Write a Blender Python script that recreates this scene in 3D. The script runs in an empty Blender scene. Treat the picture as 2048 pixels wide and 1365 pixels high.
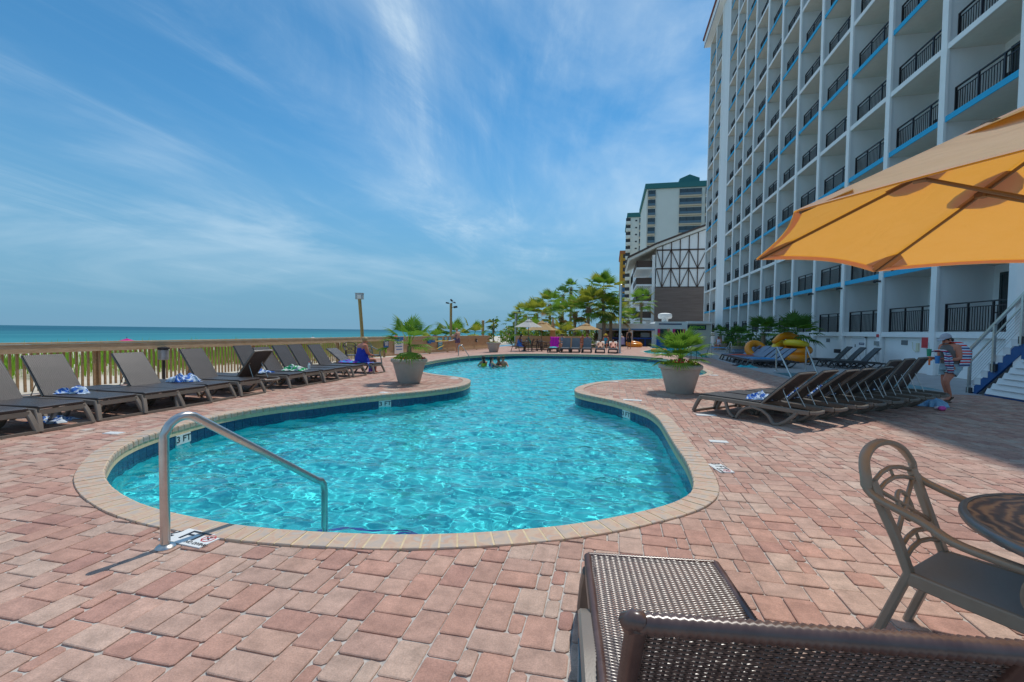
import bpy, bmesh, math, random
import numpy as np
from mathutils import Vector, Matrix, Euler
from mathutils.geometry import tessellate_polygon
S = bpy.context.scene
COL = S.collection
rnd = random.Random(7)
R = math.radians
pi = math.pi

# ------------------------------------------------------------------ camera
F_PX, CX, CY, EYE = 910., 1024., 694.8, 1.5
PSI, PIT, RHO = math.atan(196/910), R(2.0), R(.7)
_r = Vector((math.cos(PSI), math.sin(PSI), 0)); _h = Vector((-math.sin(PSI), math.cos(PSI), 0)); _z = Vector((0, 0, 1))
_fw = _h*math.cos(PIT)-_z*math.sin(PIT); _up = _h*math.sin(PIT)+_z*math.cos(PIT)
_R2 = _r*math.cos(RHO)+_up*math.sin(RHO); _U2 = -_r*math.sin(RHO)+_up*math.cos(RHO)
CAM = Vector((0, 0, EYE))
cam = bpy.data.objects.new('camera', bpy.data.cameras.new('camera')); COL.objects.link(cam)
cam.matrix_world = Matrix.Translation(CAM) @ Matrix((_R2, _U2, -_fw)).transposed().to_4x4()
cam.data.sensor_width = 36; cam.data.lens = 36*F_PX/2048
cam.data.shift_y = (CY-682.5)/2048
cam.data.clip_start = .05; cam.data.clip_end = 60000
S.camera = cam
def gp(x, y, z=0.):
    """point at height z seen at survey pixel (x, y) of the 2048-wide photograph"""
    d = _fw*F_PX+_R2*(x-CX)-_U2*(y-CY); t = (z-EYE)/d.z
    return CAM+d*t
def onY(x, y, Y):
    d = _fw*F_PX+_R2*(x-CX)-_U2*(y-CY)
    return CAM+d*(Y/d.y)

# ------------------------------------------------------------------ sky, sun, exposure
SUN_EL, SUN_AZ = R(64), R(20)          # azimuth from +Y towards +X
w = bpy.data.worlds.new('World'); S.world = w; w.use_nodes = True
nt = w.node_tree; N = nt.nodes; L = nt.links; N.clear()
def nd(t, loc=None, **k):
    n = N.new(t)
    for a, b in k.items():
        if a.startswith('i_'): n.inputs[int(a[2:]) if a[2:].isdigit() else a[2:]].default_value = b
        else: setattr(n, a, b)
    return n
def mth(op, a, b=None, c=None):
    n = N.new('ShaderNodeMath'); n.operation = op
    for i, v in enumerate((a, b, c)):
        if v is None: continue
        if isinstance(v, (int, float)): n.inputs[i].default_value = v
        else: L.new(v, n.inputs[i])
    return n.outputs[0]
sky = nd('ShaderNodeTexSky', sky_type='NISHITA', sun_disc=False, sun_elevation=SUN_EL, sun_rotation=SUN_AZ,
         altitude=0, air_density=1.0, dust_density=.0, ozone_density=1.5)
tc = nd('ShaderNodeTexCoord'); sp = nd('ShaderNodeSeparateXYZ'); L.new(tc.outputs['Generated'], sp.inputs[0])
zc = mth('ADD', mth('MAXIMUM', sp.outputs[2], 0.), .12)
cmb = nd('ShaderNodeCombineXYZ'); L.new(mth('DIVIDE', sp.outputs[0], zc), cmb.inputs[0]); L.new(mth('DIVIDE', sp.outputs[1], zc), cmb.inputs[1])
def cloudnoise(rot, sc, scale, det, rough, dist, lo, hi, off):
    m = nd('ShaderNodeMapping'); m.inputs['Rotation'].default_value[2] = R(rot); m.inputs['Scale'].default_value = sc; m.inputs['Location'].default_value = off
    L.new(cmb.outputs[0], m.inputs[0])
    t = nd('ShaderNodeTexNoise'); t.inputs['Scale'].default_value = scale; t.inputs['Detail'].default_value = det
    t.inputs['Roughness'].default_value = rough; t.inputs['Distortion'].default_value = dist
    L.new(m.outputs[0], t.inputs['Vector'])
    r_ = nd('ShaderNodeMapRange'); r_.interpolation_type = 'SMOOTHSTEP'
    r_.inputs[1].default_value = lo; r_.inputs[2].default_value = hi; L.new(t.outputs[0], r_.inputs[0])
    return r_.outputs[0]
streak = cloudnoise(-52, (1, .35, 1), .8, 9, .62, 1.6, .44, .80, (14.53, 29.57, 0))
veil = cloudnoise(20, (1, .8, 1), .62, 9, .56, .9, .38, .74, (7.04, 21.76, 0))
fine = cloudnoise(-58, (1, .2, 1), 2.2, 8, .7, 2.2, .42, .80, (2.54, 5.09, 0))
cl = mth('MINIMUM', mth('ADD', mth('MULTIPLY', streak, mth('ADD', mth('MULTIPLY', fine, .75), .3)), mth('MULTIPLY', veil, .72)), 1.)
up_ = nd('ShaderNodeMapRange'); up_.inputs[1].default_value = .02; up_.inputs[2].default_value = .25; L.new(sp.outputs[2], up_.inputs[0])
cl = mth('MULTIPLY', mth('ADD', mth('MULTIPLY', cl, .72), .07), up_.outputs[0])
hs = nd('ShaderNodeHueSaturation'); hs.inputs['Hue'].default_value = .491; hs.inputs['Saturation'].default_value = 1.45; hs.inputs['Value'].default_value = .76; L.new(sky.outputs[0], hs.inputs['Color'])
hz = nd('ShaderNodeMapRange'); hz.interpolation_type = 'SMOOTHSTEP'; hz.inputs[1].default_value = .0; hz.inputs[2].default_value = .42; hz.inputs[3].default_value = .93; hz.inputs[4].default_value = .0; L.new(sp.outputs[2], hz.inputs[0])
hm = nd('ShaderNodeMix', data_type='RGBA'); hm.inputs[7].default_value = (.72, 2.05, 3.3, 1); L.new(hz.outputs[0], hm.inputs[0]); L.new(hs.outputs[0], hm.inputs[6])   # maritime haze towards the horizon
mx = nd('ShaderNodeMix', data_type='RGBA'); mx.inputs[7].default_value = (4.5, 5.4, 6.0, 1)
L.new(cl, mx.inputs[0]); L.new(hm.outputs[2], mx.inputs[6])
bg = nd('ShaderNodeBackground'); bg.inputs[1].default_value = .115; L.new(mx.outputs[2], bg.inputs[0])
wo = nd('ShaderNodeOutputWorld'); L.new(bg.outputs[0], wo.inputs[0])
sun = bpy.data.objects.new('sun', bpy.data.lights.new('sun', 'SUN')); COL.objects.link(sun)
sun.data.energy = 2.0; sun.data.angle = R(.53); sun.data.color = (1, .95, .87)
_sd = Vector((math.sin(SUN_AZ)*math.cos(SUN_EL), math.cos(SUN_AZ)*math.cos(SUN_EL), math.sin(SUN_EL)))
sun.rotation_euler = _sd.to_track_quat('Z', 'Y').to_euler(); sun.location = (30, 60, 80)
S.view_settings.view_transform = 'Standard'; S.view_settings.look = 'None'
S.view_settings.exposure = .52; S.view_settings.gamma = 1; S.view_settings.use_curve_mapping = False
S.render.engine = 'CYCLES'
S.cycles.use_denoising = True
S.cycles.max_bounces = 10; S.cycles.diffuse_bounces = 5; S.cycles.glossy_bounces = 4
S.cycles.transmission_bounces = 6; S.cycles.transparent_max_bounces = 12
S.cycles.sample_clamp_indirect = 6

# ------------------------------------------------------------------ materials
def mat(name, c, rough=.6, metal=0., var=0., vscale=4., bump=0., bscale=30., c2=None, spec=.5, stretch=None, sheen=0., coat=0., emis=None, det=5.):
    m = bpy.data.materials.new(name); m.use_nodes = True
    t = m.node_tree; b = t.nodes['Principled BSDF']
    b.inputs['Base Color'].default_value = (*c, 1); b.inputs['Roughness'].default_value = rough; b.inputs['Metallic'].default_value = metal
    b.inputs['Specular IOR Level'].default_value = spec; b.inputs['Coat Weight'].default_value = coat
    if var or bump or c2:
        co = t.nodes.new('ShaderNodeTexCoord'); mp = t.nodes.new('ShaderNodeMapping'); t.links.new(co.outputs['Object'], mp.inputs[0])
        if stretch: mp.inputs['Scale'].default_value = stretch
    if var or c2:
        n = t.nodes.new('ShaderNodeTexNoise'); n.inputs['Scale'].default_value = vscale; n.inputs['Detail'].default_value = det; n.inputs['Roughness'].default_value = .6
        t.links.new(mp.outputs[0], n.inputs['Vector'])
        rp = t.nodes.new('ShaderNodeMapRange'); rp.inputs[1].default_value = .3; rp.inputs[2].default_value = .7; t.links.new(n.outputs[0], rp.inputs[0])
        x = t.nodes.new('ShaderNodeMix'); x.data_type = 'RGBA'
        a = c if c2 else tuple(max(0, v*(1-var)) for v in c); d = c2 if c2 else tuple(min(1, v*(1+var)) for v in c)
        x.inputs[6].default_value = (*a, 1); x.inputs[7].default_value = (*d, 1)
        t.links.new(rp.outputs[0], x.inputs[0]); t.links.new(x.outputs[2], b.inputs['Base Color'])
    if bump:
        n2 = t.nodes.new('ShaderNodeTexNoise'); n2.inputs['Scale'].default_value = bscale; n2.inputs['Detail'].default_value = 4
        t.links.new(mp.outputs[0], n2.inputs['Vector'])
        bp = t.nodes.new('ShaderNodeBump'); bp.inputs['Strength'].default_value = bump; bp.inputs['Distance'].default_value = .01
        t.links.new(n2.outputs[0], bp.inputs['Height']); t.links.new(bp.outputs[0], b.inputs['Normal'])
    if emis:
        b.inputs['Emission Color'].default_value = (*c, 1); b.inputs['Emission Strength'].default_value = emis
    return m
def cloth_mat(name, c, trans=.5, c2=None, var=.06, vscale=6., tc_=None, wrinkle=0.):
    """thin fabric: diffuse + translucent"""
    m = bpy.data.materials.new(name); m.use_nodes = True; t = m.node_tree; t.nodes.clear()
    o = t.nodes.new('ShaderNodeOutputMaterial'); d = t.nodes.new('ShaderNodeBsdfDiffuse'); tr = t.nodes.new('ShaderNodeBsdfTranslucent'); mixn = t.nodes.new('ShaderNodeMixShader')
    co = t.nodes.new('ShaderNodeTexCoord'); n = t.nodes.new('ShaderNodeTexNoise'); n.inputs['Scale'].default_value = vscale; n.inputs['Detail'].default_value = 6
    t.links.new(co.outputs['Object'], n.inputs['Vector'])
    x = t.nodes.new('ShaderNodeMix'); x.data_type = 'RGBA'; x.inputs[6].default_value = (*[v*(1-var) for v in c], 1); x.inputs[7].default_value = (*[min(1, v*(1+var)) for v in (c2 or c)], 1)
    t.links.new(n.outputs[0], x.inputs[0]); t.links.new(x.outputs[2], d.inputs[0])
    tr.inputs[0].default_value = (*(tc_ or c), 1); mixn.inputs[0].default_value = trans
    t.links.new(d.outputs[0], mixn.inputs[1]); t.links.new(tr.outputs[0], mixn.inputs[2]); t.links.new(mixn.outputs[0], o.inputs[0])
    if wrinkle:
        n2 = t.nodes.new('ShaderNodeTexNoise'); n2.inputs['Scale'].default_value = 5; n2.inputs['Detail'].default_value = 5; n2.inputs['Distortion'].default_value = 1.5; t.links.new(co.outputs['Object'], n2.inputs['Vector'])
        bp = t.nodes.new('ShaderNodeBump'); bp.inputs['Strength'].default_value = wrinkle; bp.inputs['Distance'].default_value = .03; t.links.new(n2.outputs[0], bp.inputs['Height']); t.links.new(bp.outputs[0], d.inputs['Normal']); t.links.new(bp.outputs[0], tr.inputs['Normal'])
    return m
def leaf_mat(name, c, c2, trans=.3):
    m = cloth_mat(name, c, trans, c2, .15, 1.7, tc_=tuple(min(1, v*1.2) for v in c2))
    t = m.node_tree; mixn = [n for n in t.nodes if n.type == 'MIX_SHADER'][0]; o = [n for n in t.nodes if n.type == 'OUTPUT_MATERIAL'][0]
    g = t.nodes.new('ShaderNodeBsdfGlossy'); g.inputs[0].default_value = (.8, .85, .75, 1); g.inputs['Roughness'].default_value = .5
    m2 = t.nodes.new('ShaderNodeMixShader'); m2.inputs[0].default_value = .03
    t.links.new(mixn.outputs[0], m2.inputs[1]); t.links.new(g.outputs[0], m2.inputs[2]); t.links.new(m2.outputs[0], o.inputs[0])
    return m

# ------------------------------------------------------------------ mesh helpers
class MB:
    def __init__(s): s.v = []; s.f = []; s.mi = []; s.cur = 0
    def add(s, vs, fs):
        o = len(s.v); s.v += [tuple(p) for p in vs]; s.f += [tuple(i+o for i in f) for f in fs]; s.mi += [s.cur]*len(fs); return s
    def box(s, c, sz, rz=0., m=None):
        x, y, z = (q/2 for q in sz)
        vs = [Vector(p) for p in ((-x, -y, -z), (x, -y, -z), (x, y, -z), (-x, y, -z), (-x, -y, z), (x, -y, z), (x, y, z), (-x, y, z))]
        if rz: q = Matrix.Rotation(rz, 3, 'Z'); vs = [q@p for p in vs]
        if m: vs = [m@p for p in vs]
        vs = [p+Vector(c) for p in vs]
        return s.add(vs, ((0, 3, 2, 1), (4, 5, 6, 7), (0, 1, 5, 4), (1, 2, 6, 5), (2, 3, 7, 6), (3, 0, 4, 7)))
    def bx(s, x0, x1, y0, y1, z0, z1): return s.box(((x0+x1)/2, (y0+y1)/2, (z0+z1)/2), (abs(x1-x0), abs(y1-y0), abs(z1-z0)))
    def bar(s, p0, p1, w_, h_, up=(0, 0, 1), w2=None, h2=None):
        p0, p1 = Vector(p0), Vector(p1); d = (p1-p0).normalized(); u = Vector(up)
        if abs(d.dot(u)) > .98: u = Vector((1, 0, 0))
        a = d.cross(u).normalized(); b = a.cross(d)
        w2 = w2 or w_; h2 = h2 or h_; vs = []
        for p, ww, hh in ((p0, w_, h_), (p1, w2, h2)):
            vs += [p-a*ww/2-b*hh/2, p+a*ww/2-b*hh/2, p+a*ww/2+b*hh/2, p-a*ww/2+b*hh/2]
        return s.add(vs, ((0, 3, 2, 1), (4, 5, 6, 7), (0, 1, 5, 4), (1, 2, 6, 5), (2, 3, 7, 6), (3, 0, 4, 7)))
    def sweep(s, pts, sect, up=(0, 0, 1), closed=False, scale=None):
        """sweep a closed 2D section (list of (a,b)) along points"""
        pts = [Vector(p) for p in pts]; n = len(pts); k = len(sect); o = len(s.v); u = Vector(up); prev = None
        for i, p in enumerate(pts):
            if closed: d = pts[(i+1) % n]-pts[i-1]
            else: d = pts[min(i+1, n-1)]-pts[max(i-1, 0)]
            d = d.normalized()
            if abs(d.dot(u)) > .97 and prev is not None: a = (prev-d*prev.dot(d)).normalized()
            else:
                uu = u if abs(d.dot(u)) <= .97 else Vector((1, .2, 0)).normalized()
                a = d.cross(uu).normalized()
                if prev is not None and a.dot(prev) < 0: a = -a
            prev = a; b = a.cross(d); q = scale[i] if scale else 1
            for sa, sb in sect: s.v.append(tuple(p+a*sa*q+b*sb*q))
        m = n if closed else n-1
        for i in range(m):
            for j in range(k):
                a0 = o+i*k+j; a1 = o+i*k+(j+1) % k; b0 = o+((i+1) % n)*k+j; b1 = o+((i+1) % n)*k+(j+1) % k
                s.f.append((a0, a1, b1, b0)); s.mi.append(s.cur)
        if not closed:
            s.f.append(tuple(o+j for j in range(k))[::-1]); s.f.append(tuple(o+(n-1)*k+j for j in range(k))); s.mi += [s.cur]*2
        return s
    def tube(s, pts, r, n=8, closed=False, up=(0, 0, 1), scale=None):
        return s.sweep(pts, [(r*math.cos(2*pi*i/n), r*math.sin(2*pi*i/n)) for i in range(n)], up, closed, scale)
    def rbar(s, pts, w_, h_, up=(0, 0, 1), closed=False, scale=None):
        c = min(w_, h_)*.2; a, b = w_/2, h_/2
        return s.sweep(pts, [(-a+c, -b), (a-c, -b), (a, -b+c), (a, b-c), (a-c, b), (-a+c, b), (-a, b-c), (-a, -b+c)], up, closed, scale)
    def lathe(s, prof, n=24, c=(0, 0, 0), cap=True):
        o = len(s.v)
        for r_, z_ in prof:
            for i in range(n): a = 2*pi*i/n; s.v.append((c[0]+r_*math.cos(a), c[1]+r_*math.sin(a), c[2]+z_))
        for k in range(len(prof)-1):
            for i in range(n):
                j = (i+1) % n; s.f.append((o+k*n+i, o+k*n+j, o+(k+1)*n+j, o+(k+1)*n+i)); s.mi.append(s.cur)
        if cap:
            s.f.append(tuple(o+i for i in range(n))[::-1]); s.f.append(tuple(o+(len(prof)-1)*n+i for i in range(n))); s.mi += [s.cur]*2
        return s
    def prism(s, poly, z0, z1, ax='z'):
        """extrude a polygon; ax gives the axis of extrusion"""
        n = len(poly)
        def P(p, t): return (p[0], p[1], t) if ax == 'z' else ((t, p[0], p[1]) if ax == 'x' else (p[0], t, p[1]))
        vs = [P(p, z0) for p in poly]+[P(p, z1) for p in poly]
        return s.add(vs, [tuple(range(n))[::-1], tuple(range(n, 2*n))]+[(i, (i+1) % n, n+(i+1) % n, n+i) for i in range(n)])
    def ball(s, c, r_, n=10, m=6, sc=(1, 1, 1)):
        pr = [(math.sin(pi*k/m)*1., -math.cos(pi*k/m)) for k in range(m+1)]
        pr[0] = (.02, -1); pr[-1] = (.02, 1); o = len(s.v); s.lathe(pr, n)
        for i in range(o, len(s.v)): x, y, z = s.v[i]; s.v[i] = (c[0]+x*r_*sc[0], c[1]+y*r_*sc[1], c[2]+z*r_*sc[2])
        return s
    def build(s, name, m, parent=None, loc=None, smooth=False, rot=None, flat=None):
        me = bpy.data.meshes.new(name); me.from_pydata(s.v, [], s.f)
        for q in (m if isinstance(m, (list, tuple)) else [m]): me.materials.append(q)
        if any(s.mi): me.polygons.foreach_set('material_index', s.mi)
        bm = bmesh.new(); bm.from_mesh(me); bmesh.ops.recalc_face_normals(bm, faces=bm.faces); bm.to_mesh(me); bm.free()
        if smooth:
            me.shade_smooth()
            if smooth is not True:
                try: me.set_sharp_from_angle(angle=R(smooth))
                except Exception: pass
        me.update()
        return ob(name, me, parent, loc, rot)
def ob(name, me, parent=None, loc=None, rot=None):
    o = bpy.data.objects.new(name, me); COL.objects.link(o); o.parent = parent
    if loc is not None: o.location = loc
    if rot is not None: o.rotation_euler = rot
    return o
def tag(o, label=None, cat=None, group=None, kind=None):
    if label: o['label'] = label
    if cat: o['category'] = cat
    if group: o['group'] = group
    if kind: o['kind'] = kind
    return o
def empty(name, loc=(0, 0, 0), rz=0., label=None, cat=None, group=None):
    o = bpy.data.objects.new(name, None); COL.objects.link(o); o.location = loc; o.rotation_euler = (0, 0, rz); o.empty_display_size = .2
    return tag(o, label, cat, group)
KIDS = {}
def copy_tree(o, loc, rz=None, label=None, group=None, scale=None):
    ch = {}
    for x in COL.objects:
        if x.parent: ch.setdefault(x.parent.name, []).append(x)
    def cp(q, par):
        c = q.copy(); COL.objects.link(c); c.parent = par
        for k in ch.get(q.name, []): cp(k, c)
        return c
    c = cp(o, None); c.location = loc
    if rz is not None: c.rotation_euler = (0, 0, rz)
    if label: c['label'] = label
    if group: c['group'] = group
    if scale: c.scale = (scale,)*3
    return c
def sheet(name, outer, holes, z, m, kind='structure', zf=None):
    polys = [[Vector((p[0], p[1], 0)) for p in outer]]+[[Vector((p[0], p[1], 0)) for p in h_] for h_ in holes]
    tris = tessellate_polygon(polys); vs = [(p.x, p.y, z if zf is None else zf(p)) for q in polys for p in q]
    me = bpy.data.meshes.new(name); me.from_pydata(vs, [], tris); me.materials.append(m)
    bm = bmesh.new(); bm.from_mesh(me); bmesh.ops.recalc_face_normals(bm, faces=bm.faces)
    if bm.faces and sum(f.normal.z for f in bm.faces) < 0: bmesh.ops.reverse_faces(bm, faces=bm.faces)
    bm.to_mesh(me); bm.free(); o = ob(name, me); return tag(o, kind=kind)
def catmull(pts, per=8, closed=True):
    out = []; n = len(pts)
    for i in range(n if closed else n-1):
        p = [Vector(pts[(i+k) % n]) if closed else Vector(pts[min(max(i+k, 0), n-1)]) for k in (-1, 0, 1, 2)]
        for j in range(per):
            t = j/per
            out.append(.5*((2*p[1])+(p[2]-p[0])*t+(2*p[0]-5*p[1]+4*p[2]-p[3])*t*t+(3*p[1]-p[0]-3*p[2]+p[3])*t**3))
    if not closed: out.append(Vector(pts[-1]))
    return out
def resample(pts, step, closed=True):
    P = [Vector(p) for p in pts]
    if closed: P = P+[P[0]]
    d = [0.]
    for a, b in zip(P, P[1:]): d.append(d[-1]+(b-a).length)
    n = max(3, round(d[-1]/step)); out = []; k = 0
    for i in range(n if closed else n+1):
        t = d[-1]*i/n
        while k < len(d)-2 and d[k+1] < t: k += 1
        q = (t-d[k])/max(1e-9, d[k+1]-d[k]); out.append(P[k].lerp(P[k+1], q))
    return out
def smooth_loop(P, it=2):
    n = len(P)
    for _ in range(it): P = [(P[i-1]+P[i]*2+P[(i+1) % n])/4 for i in range(n)]
    return P
ORD = ['first', 'second', 'third', 'fourth', 'fifth', 'sixth', 'seventh', 'eighth', 'ninth', 'tenth', 'eleventh', 'twelfth', 'thirteenth', 'fourteenth', 'fifteenth']

# ------------------------------------------------------------------ pool outline (surveyed inner coping edge)
_pp = [(209.4,944),(215,929.6),(228.4,907.6),(249,891.5),(284,875),(319,863.6),(342.7,855.4),(398,840.7),(442,830),(501,819.6),(559.6,811.4),(620,805),
 (678,798),(756,790),(834,783.5),(893,776.7),(922,771.8),(936,767),(941.8,762),(938,758),(922,754.6),(893,751.3),(863.7,747.4),(838,742),(815,737.5),(803,733.5),
 (815,730),(843.4,725.7),(876,719.8),(919.6,714),(943,711.8),(984,709.4),(1050,707.7),(1142.5,708.6),(1215.8,710),(1259.7,711.6),(1303.7,714.8),(1345,720.5),(1380,729),(1403,738.9),
 (1413.7,744.7),(1408,748.5),(1395.5,751.3),(1360,755.5),(1327.7,757.5),(1284.6,758.2),(1243.6,760),(1202.6,763),(1171.8,768.2),(1153,774.4),(1148.5,780.5),(1155,785.6),(1182,791.8),
 (1223,800),(1264,811.3),(1294.9,821.5),(1315.4,836),(1325.6,850),(1342,877),(1356.4,899.5),(1370,918),(1384,950),(1387,968),(1383,984),(1368.6,994.5),(1324.7,1011),(1269.7,1024),(1203.8,1037),(1137.9,1047.7),
 (1050,1056.4),(966,1062.5),(844,1067),(771,1067),(673,1063),(600,1059.6),(471.7,1047.7),(413,1036.5),(340,1022),(284,1005.8),(243,985),(219.6,966)]
_w = [gp(x, y, .012) for x, y in _pp]; _w = [Vector((p.x, p.y, 0)) for p in _w]
if sum(a.x*b.y-b.x*a.y for a, b in zip(_w, _w[1:]+_w[:1])) < 0: _w.reverse()      # counter-clockwise
POOL = resample(smooth_loop(resample(catmull(_w, 6), .10), 4), .122)
def normals(P):
    n = len(P); out = []
    for i in range(n):
        t = (P[(i+1) % n]-P[i-1]).normalized(); out.append(Vector((t.y, -t.x, 0)))
    return out                                                     # pointing away from the water
PN = normals(POOL)
def offs(d): return [p+n*d for p, n in zip(POOL, PN)]
COPW = .235
def inside(poly, x, y):
    P = np.array([(p[0], p[1]) for p in poly]); Q = np.roll(P, -1, 0)
    x = np.asarray(x, float)[:, None]; y = np.asarray(y, float)[:, None]
    c = ((P[:, 1] > y) != (Q[:, 1] > y)) & (x < (Q[:, 0]-P[:, 0])*(y-P[:, 1])/(Q[:, 1]-P[:, 1]+1e-12)+P[:, 0])
    return c.sum(1) % 2 == 1

# ------------------------------------------------------------------ materials of the setting
def paver_mat(name, src):
    m = bpy.data.materials.new(name); m.use_nodes = True; t = m.node_tree; b = t.nodes['Principled BSDF']; b.inputs['Roughness'].default_value = .78; b.inputs['Specular IOR Level'].default_value = .3
    if src == 'object': s = t.nodes.new('ShaderNodeObjectInfo').outputs['Random']
    else: a = t.nodes.new('ShaderNodeAttribute'); a.attribute_name = 'rnd'; s = a.outputs['Fac']
    rp = t.nodes.new('ShaderNodeValToRGB'); cr = rp.color_ramp; cr.interpolation = 'LINEAR'
    cols = [(0.458, 0.252, 0.194), (0.516, 0.296, 0.224), (0.424, 0.228, 0.181), (0.542, 0.34, 0.259), (0.483, 0.3, 0.237), (0.562, 0.404, 0.318), (0.5, 0.276, 0.209), (0.528, 0.372, 0.294), (0.449, 0.26, 0.201)]
    cr.elements[0].color = (*cols[0], 1); cr.elements[1].position = 1; cr.elements[1].color = (*cols[-1], 1)
    for i, c in enumerate(cols[1:-1]): e = cr.elements.new((i+1)/(len(cols)-1)); e.color = (*c, 1)
    t.links.new(s, rp.inputs[0])
    g = t.nodes.new('ShaderNodeNewGeometry'); n = t.nodes.new('ShaderNodeTexNoise'); n.inputs['Scale'].default_value = 9; n.inputs['Detail'].default_value = 8; n.inputs['Roughness'].default_value = .65
    t.links.new(g.outputs['Position'], n.inputs['Vector'])
    r2 = t.nodes.new('ShaderNodeMapRange'); r2.inputs[1].default_value = .3; r2.inputs[2].default_value = .72; r2.inputs[3].default_value = .74; r2.inputs[4].default_value = 1.22; t.links.new(n.outputs[0], r2.inputs[0])
    n3 = t.nodes.new('ShaderNodeTexNoise'); n3.inputs['Scale'].default_value = .9; n3.inputs['Detail'].default_value = 3; t.links.new(g.outputs['Position'], n3.inputs['Vector'])
    r3 = t.nodes.new('ShaderNodeMapRange'); r3.inputs[1].default_value = .3; r3.inputs[2].default_value = .7; r3.inputs[3].default_value = .9; r3.inputs[4].default_value = 1.1; t.links.new(n3.outputs[0], r3.inputs[0])
    n5 = t.nodes.new('ShaderNodeTexNoise'); n5.inputs['Scale'].default_value = 140; n5.inputs['Detail'].default_value = 3; t.links.new(g.outputs['Position'], n5.inputs['Vector'])
    r5 = t.nodes.new('ShaderNodeMapRange'); r5.inputs[1].default_value = .3; r5.inputs[2].default_value = .7; r5.inputs[3].default_value = .84; r5.inputs[4].default_value = 1.13; t.links.new(n5.outputs[0], r5.inputs[0])
    m5 = t.nodes.new('ShaderNodeMath'); m5.operation = 'MULTIPLY'; t.links.new(r2.outputs[0], m5.inputs[0]); t.links.new(r5.outputs[0], m5.inputs[1])
    mm = t.nodes.new('ShaderNodeMath'); mm.operation = 'MULTIPLY'; t.links.new(m5.outputs[0], mm.inputs[0]); t.links.new(r3.outputs[0], mm.inputs[1])
    x = t.nodes.new('ShaderNodeVectorMath'); x.operation = 'SCALE'; t.links.new(rp.outputs[0], x.inputs[0]); t.links.new(mm.outputs[0], x.inputs['Scale']); t.links.new(x.outputs[0], b.inputs['Base Color'])
    bp = t.nodes.new('ShaderNodeBump'); bp.inputs['Strength'].default_value = .35; bp.inputs['Distance'].default_value = .012
    n2 = t.nodes.new('ShaderNodeTexNoise'); n2.inputs['Scale'].default_value = 38; n2.inputs['Detail'].default_value = 6; t.links.new(g.outputs['Position'], n2.inputs['Vector'])
    t.links.new(n2.outputs[0], bp.inputs['Height']); t.links.new(bp.outputs[0], b.inputs['Normal'])
    return m
M_pav_o = paver_mat('paver_single', 'object'); M_pav_a = paver_mat('paver_field', 'attr')
M_joint = mat('joint_sand', (.50, .46, .42), .95, var=.25, vscale=30)
def deck_far_mat():
    m = mat('deck_far', (.5, .3, .24), .8); t = m.node_tree; b = t.nodes['Principled BSDF']
    g = t.nodes.new('ShaderNodeNewGeometry'); br = t.nodes.new('ShaderNodeTexBrick')
    br.inputs['Scale'].default_value = 1; br.inputs['Brick Width'].default_value = .22; br.inputs['Row Height'].default_value = .16; br.inputs['Mortar Size'].default_value = .006
    br.inputs['Color1'].default_value = (.43, .235, .18, 1); br.inputs['Color2'].default_value = (.56, .36, .285, 1); br.inputs['Mortar'].default_value = (.3, .22, .19, 1)
    t.links.new(g.outputs['Position'], br.inputs['Vector']); t.links.new(br.outputs[0], b.inputs['Base Color']); return m
M_deckfar = deck_far_mat()
M_conc = mat('grey_concrete', (.40, .39, .39), .85, var=.14, vscale=2.5, bump=.2, bscale=60)
M_sand = mat('beach_sand', (.60, .53, .43), .95, var=.16, vscale=.6, bump=.5, bscale=6)
M_mortar = mat('coping_mortar', (.68, .54, .34), .9, var=.12, vscale=12)
def coping_mat():
    m = mat('coping_stone', (.55, .42, .32), .7, spec=.3); t = m.node_tree; b = t.nodes['Principled BSDF']
    oi = t.nodes.new('ShaderNodeObjectInfo'); g = t.nodes.new('ShaderNodeNewGeometry')
    n = t.nodes.new('ShaderNodeTexNoise'); n.inputs['Scale'].default_value = 5.5; n.inputs['Detail'].default_value = 5; n.inputs['Distortion'].default_value = 1.4; n.noise_dimensions = '4D'
    t.links.new(g.outputs['Position'], n.inputs['Vector']); mu = t.nodes.new('ShaderNodeMath'); mu.operation = 'MULTIPLY'; mu.inputs[1].default_value = 40
    t.links.new(oi.outputs['Random'], mu.inputs[0]); t.links.new(mu.outputs[0], n.inputs['W'])
    rp = t.nodes.new('ShaderNodeValToRGB'); cr = rp.color_ramp; cr.elements[0].position = .28; cr.elements[0].color = (.42, .37, .335, 1); cr.elements[1].position = .75; cr.elements[1].color = (.60, .50, .38, 1)
    for p_, c in ((.42, (.50, .41, .34)), (.5, (.58, .43, .315)), (.58, (.55, .355, .255)), (.66, (.49, .43, .375))): e = cr.elements.new(p_); e.color = (*c, 1)
    t.links.new(n.outputs[0], rp.inputs[0]); t.links.new(rp.outputs[0], b.inputs['Base Color']); return m
M_cop = coping_mat()
M_plaster = mat('pool_plaster', (.06, .69, .72), .8, var=.10, vscale=1.6)
M_tile = mat('waterline_tile_blue', (.012, .035, .10), .18, c2=(.02, .085, .19), vscale=22, spec=.7)
M_bluetile = mat('step_edge_blue', (.01, .03, .28), .3)
M_white = mat('white_tile', (.80, .80, .77), .35, var=.04, vscale=8)
M_blackpaint = mat('black_lettering', (.02, .02, .025), .5)
M_red = mat('red_print', (.62, .05, .06), .5)
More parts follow.
